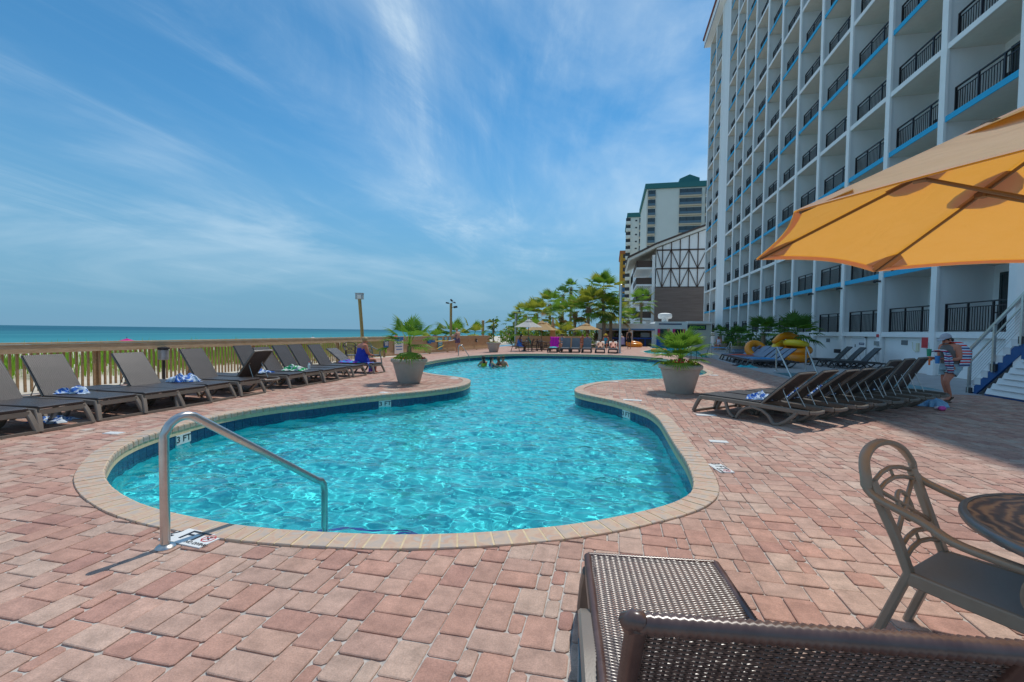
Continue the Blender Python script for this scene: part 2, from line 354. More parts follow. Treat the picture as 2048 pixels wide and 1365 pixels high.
def water_mat(name, sc, strength, tint, rough=.02):
    m = bpy.data.materials.new(name); m.use_nodes = True; t = m.node_tree; t.nodes.clear()
    o = t.nodes.new('ShaderNodeOutputMaterial'); gl = t.nodes.new('ShaderNodeBsdfGlossy'); gl.inputs['Roughness'].default_value = rough
    tr = t.nodes.new('ShaderNodeBsdfTransparent'); tr.inputs[0].default_value = (*tint, 1)
    fr = t.nodes.new('ShaderNodeFresnel'); fr.inputs[0].default_value = 1.33; mxs = t.nodes.new('ShaderNodeMixShader')
    g = t.nodes.new('ShaderNodeNewGeometry'); hs_ = None
    for s_, d_, a_ in sc:
        mp = t.nodes.new('ShaderNodeMapping'); mp.inputs['Rotation'].default_value[2] = R(25*s_); mp.inputs['Scale'].default_value = (1, 1.7, 1); t.links.new(g.outputs['Position'], mp.inputs[0])
        n = t.nodes.new('ShaderNodeTexNoise'); n.inputs['Scale'].default_value = s_; n.inputs['Detail'].default_value = 3; n.inputs['Distortion'].default_value = d_; t.links.new(mp.outputs[0], n.inputs['Vector'])
        q = t.nodes.new('ShaderNodeMath'); q.operation = 'MULTIPLY'; q.inputs[1].default_value = a_; t.links.new(n.outputs[0], q.inputs[0])
        if hs_: ad = t.nodes.new('ShaderNodeMath'); t.links.new(hs_, ad.inputs[0]); t.links.new(q.outputs[0], ad.inputs[1]); hs_ = ad.outputs[0]
        else: hs_ = q.outputs[0]
    bp = t.nodes.new('ShaderNodeBump'); bp.inputs['Strength'].default_value = strength; bp.inputs['Distance'].default_value = 1.; t.links.new(hs_, bp.inputs['Height'])
    t.links.new(bp.outputs[0], gl.inputs['Normal']); t.links.new(bp.outputs[0], fr.inputs['Normal'])
    t.links.new(fr.outputs[0], mxs.inputs[0]); t.links.new(tr.outputs[0], mxs.inputs[1]); t.links.new(gl.outputs[0], mxs.inputs[2]); t.links.new(mxs.outputs[0], o.inputs[0])
    return m

# ------------------------------------------------------------------ text as flat mesh print
def text(body, size, m, parent, loc, rot, name='lettering', width=1.):
    cu = bpy.data.curves.new(name, 'FONT'); cu.body = body; cu.size = size; cu.align_x = 'CENTER'; cu.align_y = 'CENTER'; cu.extrude = .0008; cu.offset = size*.012
    tmp = bpy.data.objects.new(name, cu); COL.objects.link(tmp); dg = bpy.context.evaluated_depsgraph_get()
    me = bpy.data.meshes.new_from_object(tmp.evaluated_get(dg)); bpy.data.objects.remove(tmp)
    me.materials.clear(); me.materials.append(m); me.transform(Matrix.Diagonal((width, 1, 1, 1)))
    return ob(name, me, parent, loc, rot)

# ------------------------------------------------------------------ pool
WATER = -.29
basin = MB(); P4 = offs(.02); n = len(P4); ZT, ZB = -.13, -1.15
basin.v = [(p.x, p.y, ZT) for p in P4]+[(p.x, p.y, ZB) for p in P4]
for i in range(n): basin.f.append((i, (i+1) % n, n+(i+1) % n, n+i)); basin.mi.append(0)
for tri in tessellate_polygon([P4]): basin.f.append(tuple(n+i for i in tri)); basin.mi.append(0)
pool = tag(basin.build('pool_basin', M_plaster), kind='structure')
ws = MB()
ring = MB(); pr_ = [(.006, -.135), (.014, .0095), (COPW-.006, .0095), (COPW-.006, -.135)]
for k, (d, z) in enumerate(pr_): ring.v += [(p.x, p.y, z) for p in offs(d)]
for k in range(3):
    for i in range(n): j = (i+1) % n; ring.f.append((k*n+i, k*n+j, (k+1)*n+j, (k+1)*n+i)); ring.mi.append(0)
ring.build('mortar_bed', M_mortar, pool)
prof = [(.012, -.075), (0, -.068), (0, -.012), (.006, .004), (.022, .012), (COPW-.004, .012), (COPW, .006), (COPW, -.075)]
order = sorted(range(n), key=lambda i: (POOL[i]-CAM).length); near = set(order[:300]); rest = MB()
for i in range(n):
    j = (i+1) % n; g = .06
    a, b = POOL[i].lerp(POOL[j], g), POOL[j].lerp(POOL[i], g); na, nb = PN[i].lerp(PN[j], g), PN[j].lerp(PN[i], g)
    k = len(prof); mb = MB() if i in near else rest; c0 = (a+b)/2 if i in near else Vector(); dz = rnd.uniform(-.002, .003)
    vs = [(*(a+na*d-c0).xy, z+dz) for d, z in prof]+[(*(b+nb*d-c0).xy, z+dz) for d, z in prof]
    mb.add(vs, [tuple(range(k)), tuple(range(k, 2*k))[::-1]]+[(q, (q+1) % k, k+(q+1) % k, k+q) for q in range(k)])
    if i in near: mb.build('coping_brick', M_cop, pool, loc=c0)
tag(rest.build('coping_brick_far', M_cop, pool), kind='stuff')
# waterline tiles: 15 cm squares just proud of the wall
TL = resample(offs(.012), .152); TNn = normals(TL); far = MB(); nt_ = len(TL); vis = []
for i in range(nt_):
    j = (i+1) % nt_; mid = (TL[i]+TL[j])/2; v = (TNn[i].dot((mid-CAM).normalized()))
    vis.append((v > .05 and mid.y < 26, i))
depth_px = [(372, 878), (777, 811), (1239, 828)]; dt = {}
for px, py in depth_px:
    q = gp(px, py, -.2); k = min(range(nt_), key=lambda i: ((TL[i]+TL[(i+1) % nt_])/2-Vector((q.x, q.y, 0))).length); dt[k] = 1
for ok, i in vis:
    j = (i+1) % nt_
    if i in dt or (i+1) % nt_ in dt: continue
    a, b = TL[i].lerp(TL[j], .02), TL[j].lerp(TL[i], .02); c0 = (a+b)/2; nn = TNn[i].lerp(TNn[j], .5)
    mb = MB() if ok else far; o0 = c0 if ok else Vector()
    a2, b2 = a+nn*.012, b+nn*.012
    vs = [(*(q-o0).xy, z) for z in (-.283, -.137) for q in (a, b, b2, a2)]+[(*(q-o0).xy, z) for z in (-.43, -.287) for q in (a, b, b2, a2)]
    fc = ((0, 3, 2, 1), (4, 5, 6, 7), (0, 1, 5, 4), (1, 2, 6, 5), (2, 3, 7, 6), (3, 0, 4, 7))
    mb.add(vs, fc+tuple(tuple(q+8 for q in f) for f in fc))
    if ok: mb.build('waterline_tile', M_tile, pool, loc=c0)
tag(far.build('waterline_tile_far', M_tile, pool), kind='stuff')
for k in dt:
    i, j = (k-1) % nt_, (k+1) % nt_; a, b = TL[i].lerp(TL[j], .02), TL[j].lerp(TL[i], .02); c0 = (a+b)/2; nn = normals([a, b, b+TNn[k]])[0]
    dv = (b-a).normalized(); nn = Vector((dv.y, -dv.x, 0)); ang = math.atan2(dv.y, dv.x)
    t = MB().box((0, .006, 0), ((b-a).length, .016, .15)).build('depth_tile', M_white, pool, loc=(c0.x, c0.y, -.212), rot=(0, 0, ang)); t['label'] = 'white waterline tile lettered 3 FT'
    text('3 FT', .135, M_blackpaint, t, (0, .0155, .002), (R(90), 0, pi), width=1.2)
# steps with blue tiled noses under the handrail
cst = gp(640, 1062); st = MB(); an = [pi*2*i/48 for i in range(48)]
edge = MB()
for rr, zt in ((1.12, -.78), (.76, -.52)):
    st.lathe([(rr, ZB), (rr, zt)], 48, (cst.x, cst.y, 0)); edge.lathe([(rr-.06, zt+.002), (rr-.06, zt+.006), (rr+.003, zt+.006), (rr+.003, zt-.06)], 48, (cst.x, cst.y, 0), cap=False)
st.build('pool_step', M_plaster, pool); edge.build('step_edge', M_bluetile, pool)
# water surface: real waves, refracting, so the sun draws real caustics on the floor
def water_grid(name, poly, x0, x1, y0, y1, step, z0, amp, seed, m, zones=None):
    xs = np.arange(x0, x1+step, step); ys = np.arange(y0, y1+step, step); X, Y = np.meshgrid(xs, ys)
    rs = np.random.RandomState(seed); Z = np.zeros_like(X)
    for k in range(56):
        lam = rs.choice([.10, .13, .17, .22, .30, .45, .75])*rs.uniform(.8, 1.25); th = rs.uniform(0, 2*pi) if k % 3 else rs.uniform(.9, 1.7)
        A = amp*lam/.4*rs.uniform(.35, 1.)
        Z += A*np.sin((X*np.cos(th)+Y*np.sin(th))*2*pi/lam+rs.uniform(0, 6.28)+1.1*np.sin(X*rs.uniform(.4, 2.2)+Y*rs.uniform(.4, 2.2)+rs.uniform(0, 6)))
    Hh, Ww = X.shape; vs = np.stack([X.ravel(), Y.ravel(), Z.ravel()+z0], 1); idx = np.arange(Hh*Ww).reshape(Hh, Ww)
    q = np.stack([idx[:-1, :-1].ravel(), idx[:-1, 1:].ravel(), idx[1:, 1:].ravel(), idx[1:, :-1].ravel()], 1)
    c = vs[q].mean(1); q = q[inside(poly, c[:, 0], c[:, 1])]
    used, inv = np.unique(q, return_inverse=True); vs = vs[used]; q = inv.reshape(-1, 4)
    me = bpy.data.meshes.new(name); me.from_pydata(vs.tolist(), [], q.tolist()); me.shade_smooth(); me.materials.append(m)
    return tag(ob(name, me), kind='structure')
M_water = bpy.data.materials.new('pool_water'); M_water.use_nodes = True
_b = M_water.node_tree.nodes['Principled BSDF']; _b.inputs['Transmission Weight'].default_value = 1; _b.inputs['IOR'].default_value = 1.33
_b.inputs['Roughness'].default_value = 0; _b.inputs['Base Color'].default_value = (.80, .965, .985, 1)
P5 = offs(.05); _x = [p.x for p in P5]; _y = [p.y for p in P5]
YS = 13.
wn = water_grid('pool_water', P5, min(_x), max(_x), min(_y), max(_y)+.1, .034, WATER, .0024, 3, M_water)
sun.data.cycles.is_caustics_light = True; wn.cycles.is_caustics_caster = True
for o in COL.objects:
    if o.parent is pool or o is pool: o.cycles.is_caustics_receiver = True

# ------------------------------------------------------------------ second pool, small pool: outlines
RIV = catmull([gp(*p) for p in ((1287, 703.5), (1300, 707.5), (1330, 709), (1370, 711.5), (1405, 715), (1432, 716.5), (1438, 713), (1425, 707), (1410, 702), (1400, 698), (1370, 695.5), (1335, 694), (1300, 694.2), (1308, 698), (1300, 700.5))], 5)
RIV = [Vector((p.x, p.y, 0)) for p in RIV]
if sum(a.x*b.y-b.x*a.y for a, b in zip(RIV, RIV[1:]+RIV[:1])) < 0: RIV.reverse()
KID = [Vector(p) for p in ((6.25, 14.9, 0), (9.1, 14.9, 0), (9.1, 19.6, 0), (6.25, 19.6, 0))]
def side_pool(name, P, zw, zb, mw, seed):
    m = MB(); k = len(P); m.v = [(p.x, p.y, .006) for p in P]+[(p.x, p.y, zb) for p in P]
    for i in range(k): m.f.append((i, (i+1) % k, k+(i+1) % k, k+i)); m.mi.append(0)
    for tri in tessellate_polygon([P]): m.f.append(tuple(k+i for i in tri)); m.mi.append(0)
    o = tag(m.build(name, mw), kind='structure')
    nn = normals(P); r_ = MB(); r_.v = [(*(p+q*d).xy, .012 if d > .01 else .008) for d in (0, .3) for p, q in zip(P, nn)]
    for i in range(k): j = (i+1) % k; r_.f.append((i, j, k+j, k+i)); r_.mi.append(0)
    r_.build('coping', M_cop if name != 'wading_pool' else M_conc, o)
    for c in (o,): c.cycles.is_caustics_receiver = True
    w_ = water_grid(name+'_water', P, min(p.x for p in P), max(p.x for p in P), min(p.y for p in P), max(p.y for p in P), .16 if name != 'wading_pool' else .1, zw, .004, seed, M_water)
    w_.cycles.is_caustics_caster = True
    return o
M_grayplaster = mat('wading_pool_plaster', (.22, .36, .40), .8, var=.1)
side_pool('lazy_river_pool', RIV, -.12, -.9, M_plaster, 11); side_pool('wading_pool', KID, -.18, -.6, M_grayplaster, 12)

# ------------------------------------------------------------------ ground sheets
outer_hole = offs(COPW-.02); FX = lambda y: -12.36+max(0, y-8)*.028 if y < 24 else -11.91+(y-24)*.082
deck_out = [(-12.5, -6), (13.4, -6), (13.4, 62), (-9.2, 62), (-9.2, 52), (-10.9, 36), (-11.9, 24), (-12.5, 8)]
base = sheet('deck_bedding', deck_out, [outer_hole, [p+q*.1 for p, q in zip(RIV, normals(RIV))], [p+q*.1 for p, q in zip(KID, normals(KID))]], -.010, M_joint)
YP = 21.
far_out = [(12.3, YP), (12.3, 60), (-9.5, 60), (-9.5, 52), (-11.0, 36), (-12.0, YP)]
def clip_half(poly, yv, keep_ge=True):
    out = []
    for a, b in zip(poly, poly[1:]+poly[:1]):
        ia, ib = (a[1] >= yv) == keep_ge, (b[1] >= yv) == keep_ge
        if ia: out.append(a)
        if ia != ib: t = (yv-a[1])/(b[1]-a[1]); out.append((a[0]+(b[0]-a[0])*t, yv))
    return out
far_hole = clip_half([(p.x, p.y) for p in outer_hole], YP-.5)
# far paving: outline wraps around the far bay of the pool
hp = [q for q in far_hole if q[1] > YP-.49]
k0 = min(range(len(hp)), key=lambda i: (hp[i][1], hp[i][0]))
pts = sorted([q for q in hp], key=lambda q: math.atan2(q[1]-YP, q[0]-sum(p[0] for p in hp)/len(hp)))
pts = [q for q in pts if q[1] >= YP]
bay = [(pts[0][0], YP)]+pts+[(pts[-1][0], YP)]
outl = [(12.3, YP), (12.3, 60), (-9.5, 60), (-9.5, 52), (-11.0, 36), (-12.0, YP)]+[q for q in bay[::-1]]
sheet('far_paving', outl, [[p+q*.1 for p, q in zip(RIV, normals(RIV))]], 0., M_deckfar)
apron_out = [(5.9, 13.9), (12.2, 13.9), (12.2, 58), (9.5, 58), (6.6, 36), (6.1, 30), (5.9, 22)]
sheet('concrete_apron', apron_out, [[p+q*.25 for p, q in zip(KID, normals(KID))]], .004, M_conc)

# ------------------------------------------------------------------ pavers: three sizes of tumbled stone, laid at random
U = .0815; GX0, GY0 = -12.30, -.6; GW, GH = int(24.5/U), int((YP-GY0)/U); occ = np.zeros((GH, GW), bool); pcs = []
pr2 = random.Random(11)
for r_ in range(GH):
    for c_ in range(GW):
        if occ[r_, c_]: continue
        opts = [(2, 2), (3, 2), (2, 3), (3, 2), (2, 3)]; pr2.shuffle(opts); opts += [(2, 1), (1, 2), (1, 1)]
        for a, b in opts:
            if r_+b <= GH and c_+a <= GW and not occ[r_:r_+b, c_:c_+a].any(): break
        occ[r_:r_+b, c_:c_+a] = True; pcs.append((GX0+c_*U, GY0+r_*U, a*U, b*U))
arr = np.array(pcs); cx, cy = arr[:, 0]+arr[:, 2]/2, arr[:, 1]+arr[:, 3]/2
OUTL = offs(COPW+.004); PA = np.array([(p.x, p.y) for p in OUTL]); NA = np.array([(p.x, p.y) for p in PN])
ins = inside(OUTL, cx, cy)
fl = np.array([FX(y)+.1 for y in cy]); keep = (cx > fl) & (cx < 12.15)
keep &= ~((cx > 6.0) & (cy > 14.0))
vdir = np.stack([cx, cy], 1)@np.array([_h.x, _h.y]); lat = np.stack([cx, cy], 1)@np.array([_r.x, _r.y])
keep &= (np.abs(lat) < 1.3*vdir+1.5) & (vdir > -.8)                 # ground the place could show
d2 = np.empty(len(cx)); ki = np.empty(len(cx), int)
for s_ in range(0, len(cx), 2000):
    dd = (cx[s_:s_+2000, None]-PA[None, :, 0])**2+(cy[s_:s_+2000, None]-PA[None, :, 1])**2
    ki[s_:s_+2000] = dd.argmin(1); d2[s_:s_+2000] = np.sqrt(dd.min(1))
keep &= ~(ins & (d2 > .16))
def clip_poly(poly, p, n_):
    out = []; L_ = len(poly)
    for i in range(L_):
        a, b = poly[i], poly[(i+1) % L_]; da = (a[0]-p[0])*n_[0]+(a[1]-p[1])*n_[1]; db = (b[0]-p[0])*n_[0]+(b[1]-p[1])*n_[1]
        if da >= 0: out.append(a)
        if (da >= 0) != (db >= 0): t = da/(da-db); out.append((a[0]+(b[0]-a[0])*t, a[1]+(b[1]-a[1])*t))
    return out
def paver_geo(poly, z, tilt=(0, 0)):
    """rounded stone: proud top, worn arris, sides down into the bed"""
    k = len(poly); mx_, my_ = sum(p[0] for p in poly)/k, sum(p[1] for p in poly)/k; inn = []
    for p in poly:
        dx, dy = mx_-p[0], my_-p[1]; l_ = math.hypot(dx, dy)+1e-9; q = min(.008, l_*.3); inn.append((p[0]+dx/l_*q, p[1]+dy/l_*q))
    vs = [(p[0], p[1], z+tilt[0]*(p[0]-mx_)+tilt[1]*(p[1]-my_)) for p in inn]+[(p[0], p[1], z-.0035) for p in poly]+[(p[0], p[1], -.02) for p in poly]
    fs = [tuple(range(k))]+[(i+a*k, (i+a*k+k), (i+1) % k+a*k+k, (i+1) % k+a*k) for a in (0, 1) for i in range(k)]
    return vs, fs
def outline(x, y, w_, h_, jit=0):
    g = .0045; c = pr2.uniform(.008, .018); x0, x1, y0, y1 = x+g, x+w_-g, y+g, y+h_-g; j = lambda: pr2.uniform(-.0025, .0025)
    return [(x0+c+j(), y0+j()), (x1-c+j(), y0+j()), (x1+j(), y0+c), (x1+j(), y1-c), (x1-c+j(), y1+j()), (x0+c+j(), y1+j()), (x0+j(), y1-c), (x0+j(), y0+c)]
# deck tiles let into the paving: (pixel, kind)
WHITE_T = [((1437, 884), .30, .15), ((228, 867), .30, .15), ((1412, 831), .42, .2), ((1265, 801), .5, .2), ((775, 786), .5, .2), ((910, 757), .4, .25), ((1223, 764), .5, .3), ((1424, 751), .5, .3), ((175, 860.5), .16, .16), ((92, 860), .2, .16)]
holes_t = [(gp(*p).x, gp(*p).y, a, b) for p, a, b in WHITE_T]
t2 = gp(384, 1078); t3 = gp(1441, 938)
holes_t += [(t2.x, t2.y, .16, .05), (t3.x, t3.y, .06, .12)]
for hx, hy, a, b in holes_t[-2:]: keep &= ~((np.abs(cx-hx) < a/2) & (np.abs(cy-hy) < b/2))
ids = np.nonzero(keep)[0]; dist = vdir[ids]**2+lat[ids]**2
infr = (np.abs(lat[ids]) < 1.12*vdir[ids]) & (vdir[ids] > 1.85)
big = [i for i in ids[np.argsort(np.where(infr & (d2[ids] > .17), dist, 1e9))][:300]]; bigset = set(big)
shapes = {}
V, Fc, RN = [], [], []
for i in ids:
    x, y, a, b = pcs[i]
    z = pr2.uniform(-.0035, .0035)
    if i in bigset:
        key = (round(a/U), round(b/U), pr2.randrange(3))
        if key not in shapes:
            vs, fs = paver_geo(outline(-a/2, -b/2, a, b), 0.); me = bpy.data.meshes.new('paver'); me.from_pydata(vs, [], fs); me.materials.append(M_pav_o)
            me.update(); shapes[key] = me
        o = ob('paver', shapes[key], base, (x+a/2, y+b/2, z+.0005), (pr2.uniform(-.008, .008), pr2.uniform(-.008, .008), pr2.uniform(-.012, .012)))
        o.location.z = z+.014-.014; continue
    poly = outline(x, y, a, b)
    if d2[i] < .26:
        k = ki[i]; poly = clip_poly(poly, PA[k], NA[k])
        if len(poly) < 3: continue
    vs, fs = paver_geo(poly, z, (pr2.uniform(-.012, .012), pr2.uniform(-.012, .012))); o_ = len(V)
    V += vs; fs = fs if y < 9 else fs[:1+len(poly)]; Fc += [tuple(q+o_ for q in f) for f in fs]; RN += [pr2.random()]*len(fs)
me = bpy.data.meshes.new('paver_field'); me.from_pydata(V, [], Fc); me.materials.append(M_pav_a)
at = me.attributes.new('rnd', 'FLOAT', 'FACE'); at.data.foreach_set('value', RN); me.update()
pf = tag(ob('paver_field', me, base), kind='stuff')
for o in COL.objects:
    if o.parent is base: o.location.z += .014-.014
# marker tiles
for kx, ((px, a, b), (hx, hy, _a, _b)) in enumerate(zip(WHITE_T, holes_t)):
    lab = ['square white blank tile in the deck right of the pool', 'white blank tile in the deck left of the handrail', 'white tile under the foot of the nearest right-hand lounger', 'white tile on the right point of the pool near its planter', 'white marker tile below the left planter at the coping',
           'white marker tile at the tip of the left pool point', 'white marker tile on the back edge of the right pool point', 'white tile beside the far right end of the pool', 'pale square tile left of the handrail between coping and loungers', 'pale tile in the deck in front of the leftmost loungers'][kx]
    tag(MB().box((0, 0, 0), (a*.8, b*.8, .012)).build('deck_tile', M_white if kx < 8 else mat('pale_tile', (.6, .5, .42), .7), loc=(hx, hy, .003), rot=(0, 0, rnd.uniform(-.15, .3))), lab, 'tile')
def depth_sign(loc, rz, num, label, sc=1.):
    e = empty('depth_marker', loc, rz, label, 'marker tile'); e.scale = (sc, sc, 1)
    MB().box((0, 0, 0), (.315, .155, .012)).build('plate', M_white, e)
    text(num+' FT', .135, M_blackpaint, e, (-.055, .012, .007), (0, 0, 0), width=1.05)
    s_ = MB(); oc = [(.105+.037*math.cos(R(22.5+45*i)), .018+.037*math.sin(R(22.5+45*i)), .0072) for i in range(8)]
    s_.rbar(oc, .006, .002, closed=True); s_.bar((.078, -.009, .0072), (.132, .045, .0072), .006, .002); s_.build('no_diving_symbol', M_red, e)
    MB().bar((.082, .03, .0068), (.12, .005, .0068), .008, .001).bar((.098, .03, .0068), (.112, .036, .0068), .009, .001).build('diver_figure', M_blackpaint, e)
    text('NO DIVING', .034, M_blackpaint, e, (.095, -.05, .007), (0, 0, 0), width=.9)
depth_sign((t2.x, t2.y, .005), R(-6), '2', 'white tile lettered 2 FT NO DIVING at the foot of the handrail', 1.25)
depth_sign((t3.x, t3.y, .005), R(-76), '3', 'white tile lettered 3 FT NO DIVING beside the right-hand coping')

# ------------------------------------------------------------------ beach, sea, land
SEA = -2.6
bz = lambda p: -.15 if p.x > -20 else (-.15-(-20-p.x)/12*1.55 if p.x > -32 else -1.7-(-32-p.x)/63*1.05)
bm_ = MB(); XS = [-11.5, -12.6, -14, -17, -20, -26, -32, -45, -60, -80, -95, -130]; YSS = [-60, -20]+[i*6. for i in range(0, 17)]+[140, 250, 600, 2500]
bm_.v = [(x, y, (-.03 if x > -12.7 else bz(Vector((x, y, 0))))+(.14*math.sin(y*.7+x)+.08*math.sin(y*1.9-x*2)+(.38 if x == -17 else 0) if -21 < x < -12.7 else 0)) for y in YSS for x in XS]
for j in range(len(YSS)-1):
    for i in range(len(XS)-1): k = j*len(XS)+i; bm_.f.append((k, k+1, k+1+len(XS), k+len(XS))); bm_.mi.append(0)
tag(bm_.build('beach', M_sand, smooth=True), kind='structure')
def sea_mat():
    m = mat('sea_water', (.01, .2, .27), .5, spec=.12); t = m.node_tree; b = t.nodes['Principled BSDF']
    g = t.nodes.new('ShaderNodeNewGeometry'); s = t.nodes.new('ShaderNodeSeparateXYZ'); t.links.new(g.outputs['Position'], s.inputs[0])
    r_ = t.nodes.new('ShaderNodeMapRange'); r_.inputs[1].default_value = -1500; r_.inputs[2].default_value = -110; t.links.new(s.outputs[0], r_.inputs[0])
    mp = t.nodes.new('ShaderNodeMapping'); mp.inputs['Scale'].default_value = (.035, .006, 1); t.links.new(g.outputs['Position'], mp.inputs[0])
    n = t.nodes.new('ShaderNodeTexNoise'); n.inputs['Scale'].default_value = 1; n.inputs['Detail'].default_value = 7; n.inputs['Roughness'].default_value = .6; t.links.new(mp.outputs[0], n.inputs['Vector'])
    pw = t.nodes.new('ShaderNodeMath'); pw.operation = 'POWER'; pw.inputs[1].default_value = 5; t.links.new(r_.outputs[0], pw.inputs[0])
    x = t.nodes.new('ShaderNodeMix'); x.data_type = 'RGBA'; x.inputs[6].default_value = (.003, .085, .14, 1); x.inputs[7].default_value = (.03, .24, .27, 1); t.links.new(pw.outputs[0], x.inputs[0])
    x2 = t.nodes.new('ShaderNodeMix'); x2.data_type = 'RGBA'; x2.inputs[7].default_value = (.07, .31, .34, 1); t.links.new(x.outputs[2], x2.inputs[6])
    r2 = t.nodes.new('ShaderNodeMapRange'); r2.inputs[1].default_value = .45; r2.inputs[2].default_value = .75; r2.inputs[4].default_value = .6; t.links.new(n.outputs[0], r2.inputs[0]); t.links.new(r2.outputs[0], x2.inputs[0])
    # breaking crests: foam is part of the water's own colour, near the shore only
    mp3 = t.nodes.new('ShaderNodeMapping'); mp3.inputs['Scale'].default_value = (.11, .022, 1); t.links.new(g.outputs['Position'], mp3.inputs[0])
    n3 = t.nodes.new('ShaderNodeTexNoise'); n3.inputs['Scale'].default_value = 1; n3.inputs['Detail'].default_value = 8; n3.inputs['Roughness'].default_value = .65; t.links.new(mp3.outputs[0], n3.inputs['Vector'])
    r3 = t.nodes.new('ShaderNodeMapRange'); r3.inputs[1].default_value = -230; r3.inputs[2].default_value = -95; r3.inputs[3].default_value = .86; r3.inputs[4].default_value = .56; t.links.new(s.outputs[0], r3.inputs[0])
    gt = t.nodes.new('ShaderNodeMath'); gt.operation = 'GREATER_THAN'; t.links.new(n3.outputs[0], gt.inputs[0]); t.links.new(r3.outputs[0], gt.inputs[1])
    x3 = t.nodes.new('ShaderNodeMix'); x3.data_type = 'RGBA'; x3.inputs[7].default_value = (.7, .76, .76, 1); t.links.new(x2.outputs[2], x3.inputs[6]); t.links.new(gt.outputs[0], x3.inputs[0])
    t.links.new(x3.outputs[2], b.inputs['Base Color'])
    return m
sea = MB(); RS = [0, 200, 800, 3000, 12000, 45000]
sea.v = [(-92, -45000, SEA), (-92, 45000, SEA), (-500, -45000, SEA), (-500, 45000, SEA), (-50000, -45000, SEA), (-50000, 45000, SEA)]; sea.f = [(0, 2, 3, 1), (2, 4, 5, 3)]; sea.mi = [0, 0]
tag(sea.build('sea', sea_mat()), kind='structure')
M_land = mat('land', (.22, .22, .19), .95, var=.2, vscale=.1)
sheet('land', [(-11.4, -200), (3000, -200), (3000, 4000), (-11.4, 4000)], [], -.06, M_land)
bpy.data.objects.remove(bpy.data.objects['land'])
sheet('land', [(-11.4, -200), (3000, -200), (3000, 4000), (-60, 4000), (-30, 300), (-9.4, 62), (13.3, 62), (13.3, -6), (-11.4, -6)], [], -.06, M_land)
# dune grass between fence and beach
M_grass = leaf_mat('dune_grass', (.13, .30, .02), (.30, .48, .05), .4); gr = MB(); g2 = random.Random(5)
for _ in range(15000):
    y = g2.uniform(3, 46); x = FX(y)-2.4-abs(g2.gauss(0, 2.4)) - .4*math.sin(y*.9)
    if g2.random() < .25+.3*math.sin(y*.53+x*.7): continue
    hgt = g2.uniform(.35, .85); a = g2.uniform(0, 2*pi); b = g2.gauss(0, .22); wd = g2.uniform(.012, .026); z0 = -.15+.45*max(0, 1-abs(x+17)/3.2)
    dx, dy = math.cos(a)*wd, math.sin(a)*wd; tx, ty = -math.sin(a)*b*hgt, math.cos(a)*b*hgt
    gr.add([(x-dx, y-dy, z0), (x+dx, y+dy, z0), (x+tx*.4+dx*.8, y+ty*.4+dy*.8, z0+hgt*.6), (x+tx*.4-dx*.8, y+ty*.4-dy*.8, z0+hgt*.6), (x+tx, y+ty, z0+hgt)], ((0, 1, 2, 3), (3, 2, 4)))
tag(gr.build('dune_grass', M_grass), 'tall bright green dune grass behind the picket fence', 'grass', kind='stuff')

# ------------------------------------------------------------------ fence
def wood(name, c, c2): return mat(name, c, .75, c2=c2, vscale=3., stretch=(9, 1.2, 6), bump=.3, bscale=14, det=8)
M_wood = wood('weathered_pine', (.50, .34, .18), (.68, .52, .33)); M_wood2 = wood('picket_pine', (.36, .225, .10), (.52, .35, .185)); M_wood3 = wood('board_pine', (.50, .33, .17), (.66, .46, .27))
f1 = [Vector((FX(y), y, 0)) for y in (1.5, 8, 16, 24)]
fence = empty('picket_fence', (-12.2, 12, 0), 0, 'long weathered wooden picket fence with a wide top rail along the dunes', 'fence')
org = Vector((-12.2, 12, 0))
def seg(y): return Vector((FX(y), y, 0))
ys = [1.5+i*2.44 for i in range(9)]+[22.6]
RW, RT = 1.13, .19
for a, b in zip(ys, ys[1:]):
    p, q = seg(a)-org, seg(b)-org; j = rnd.uniform(-.004, .004)
    MB().bar(p+Vector((.045, .002, RW-RT/2-.045+j)), q+Vector((.045, -.002, RW-RT/2-.045+j)), .038, RT).build('top_rail', M_wood, fence)
    MB().bar(p+Vector((0, .003, RW-.019+j)), q+Vector((0, -.003, RW-.019+j)), .16, .038).build('rail_cap', M_wood, fence)
    MB().box((p.x-.08, p.y, RW/2-.03), (.09, .09, RW-.06)).build('fence_post', M_wood2, fence)
pk = MB().box((0, 0, 0), (.036, .04, .98)); pme = pk.build('picket', M_wood2, fence).data; bpy.data.objects.remove(COL.objects['picket'])
y = 2.0
while y < 22.5:
    p = seg(y)-org; ob('picket', pme, fence, (p.x, p.y, .54), (rnd.uniform(-.008, .008), rnd.uniform(-.012, .012), rnd.uniform(-.05, .05)))
    y += .122
# solid board section further along, with a gap behind the far planter
def board_fence(pa, pb, label, nb):
    e = empty('board_fence', pa, math.atan2(pb.y-pa.y, pb.x-pa.x), label, 'fence', 'solid board fences at the far end of the deck'); Ln = (pb-pa).length
    bd = MB().box((0, 0, 0), (Ln/nb-.006, .022, .95)); me_ = bd.build('board', M_wood3, e).data; bpy.data.objects.remove(COL.objects['board'])
    for i in range(nb): ob('board', me_, e, ((i+.5)*Ln/nb, rnd.uniform(-.004, .004), .57))
    MB().bar((0, -.03, RW-RT/2-.04), (Ln, -.03, RW-RT/2-.04), .038, RT).build('top_rail', M_wood, e); MB().bar((-.02, 0, RW-.018), (Ln+.02, 0, RW-.018), .17, .036).build('rail_cap', M_wood, e)
    MB().bar((0, -.03, .15), (Ln, -.03, .15), .038, .2).build('bottom_rail', M_wood, e)
    for i in range(int(Ln/2.4)+2): x = min(i*2.4, Ln-.05); MB().box((x, .06, RW/2-.03), (.1, .09, RW-.06)).build('fence_post', M_wood2, e)
    return e
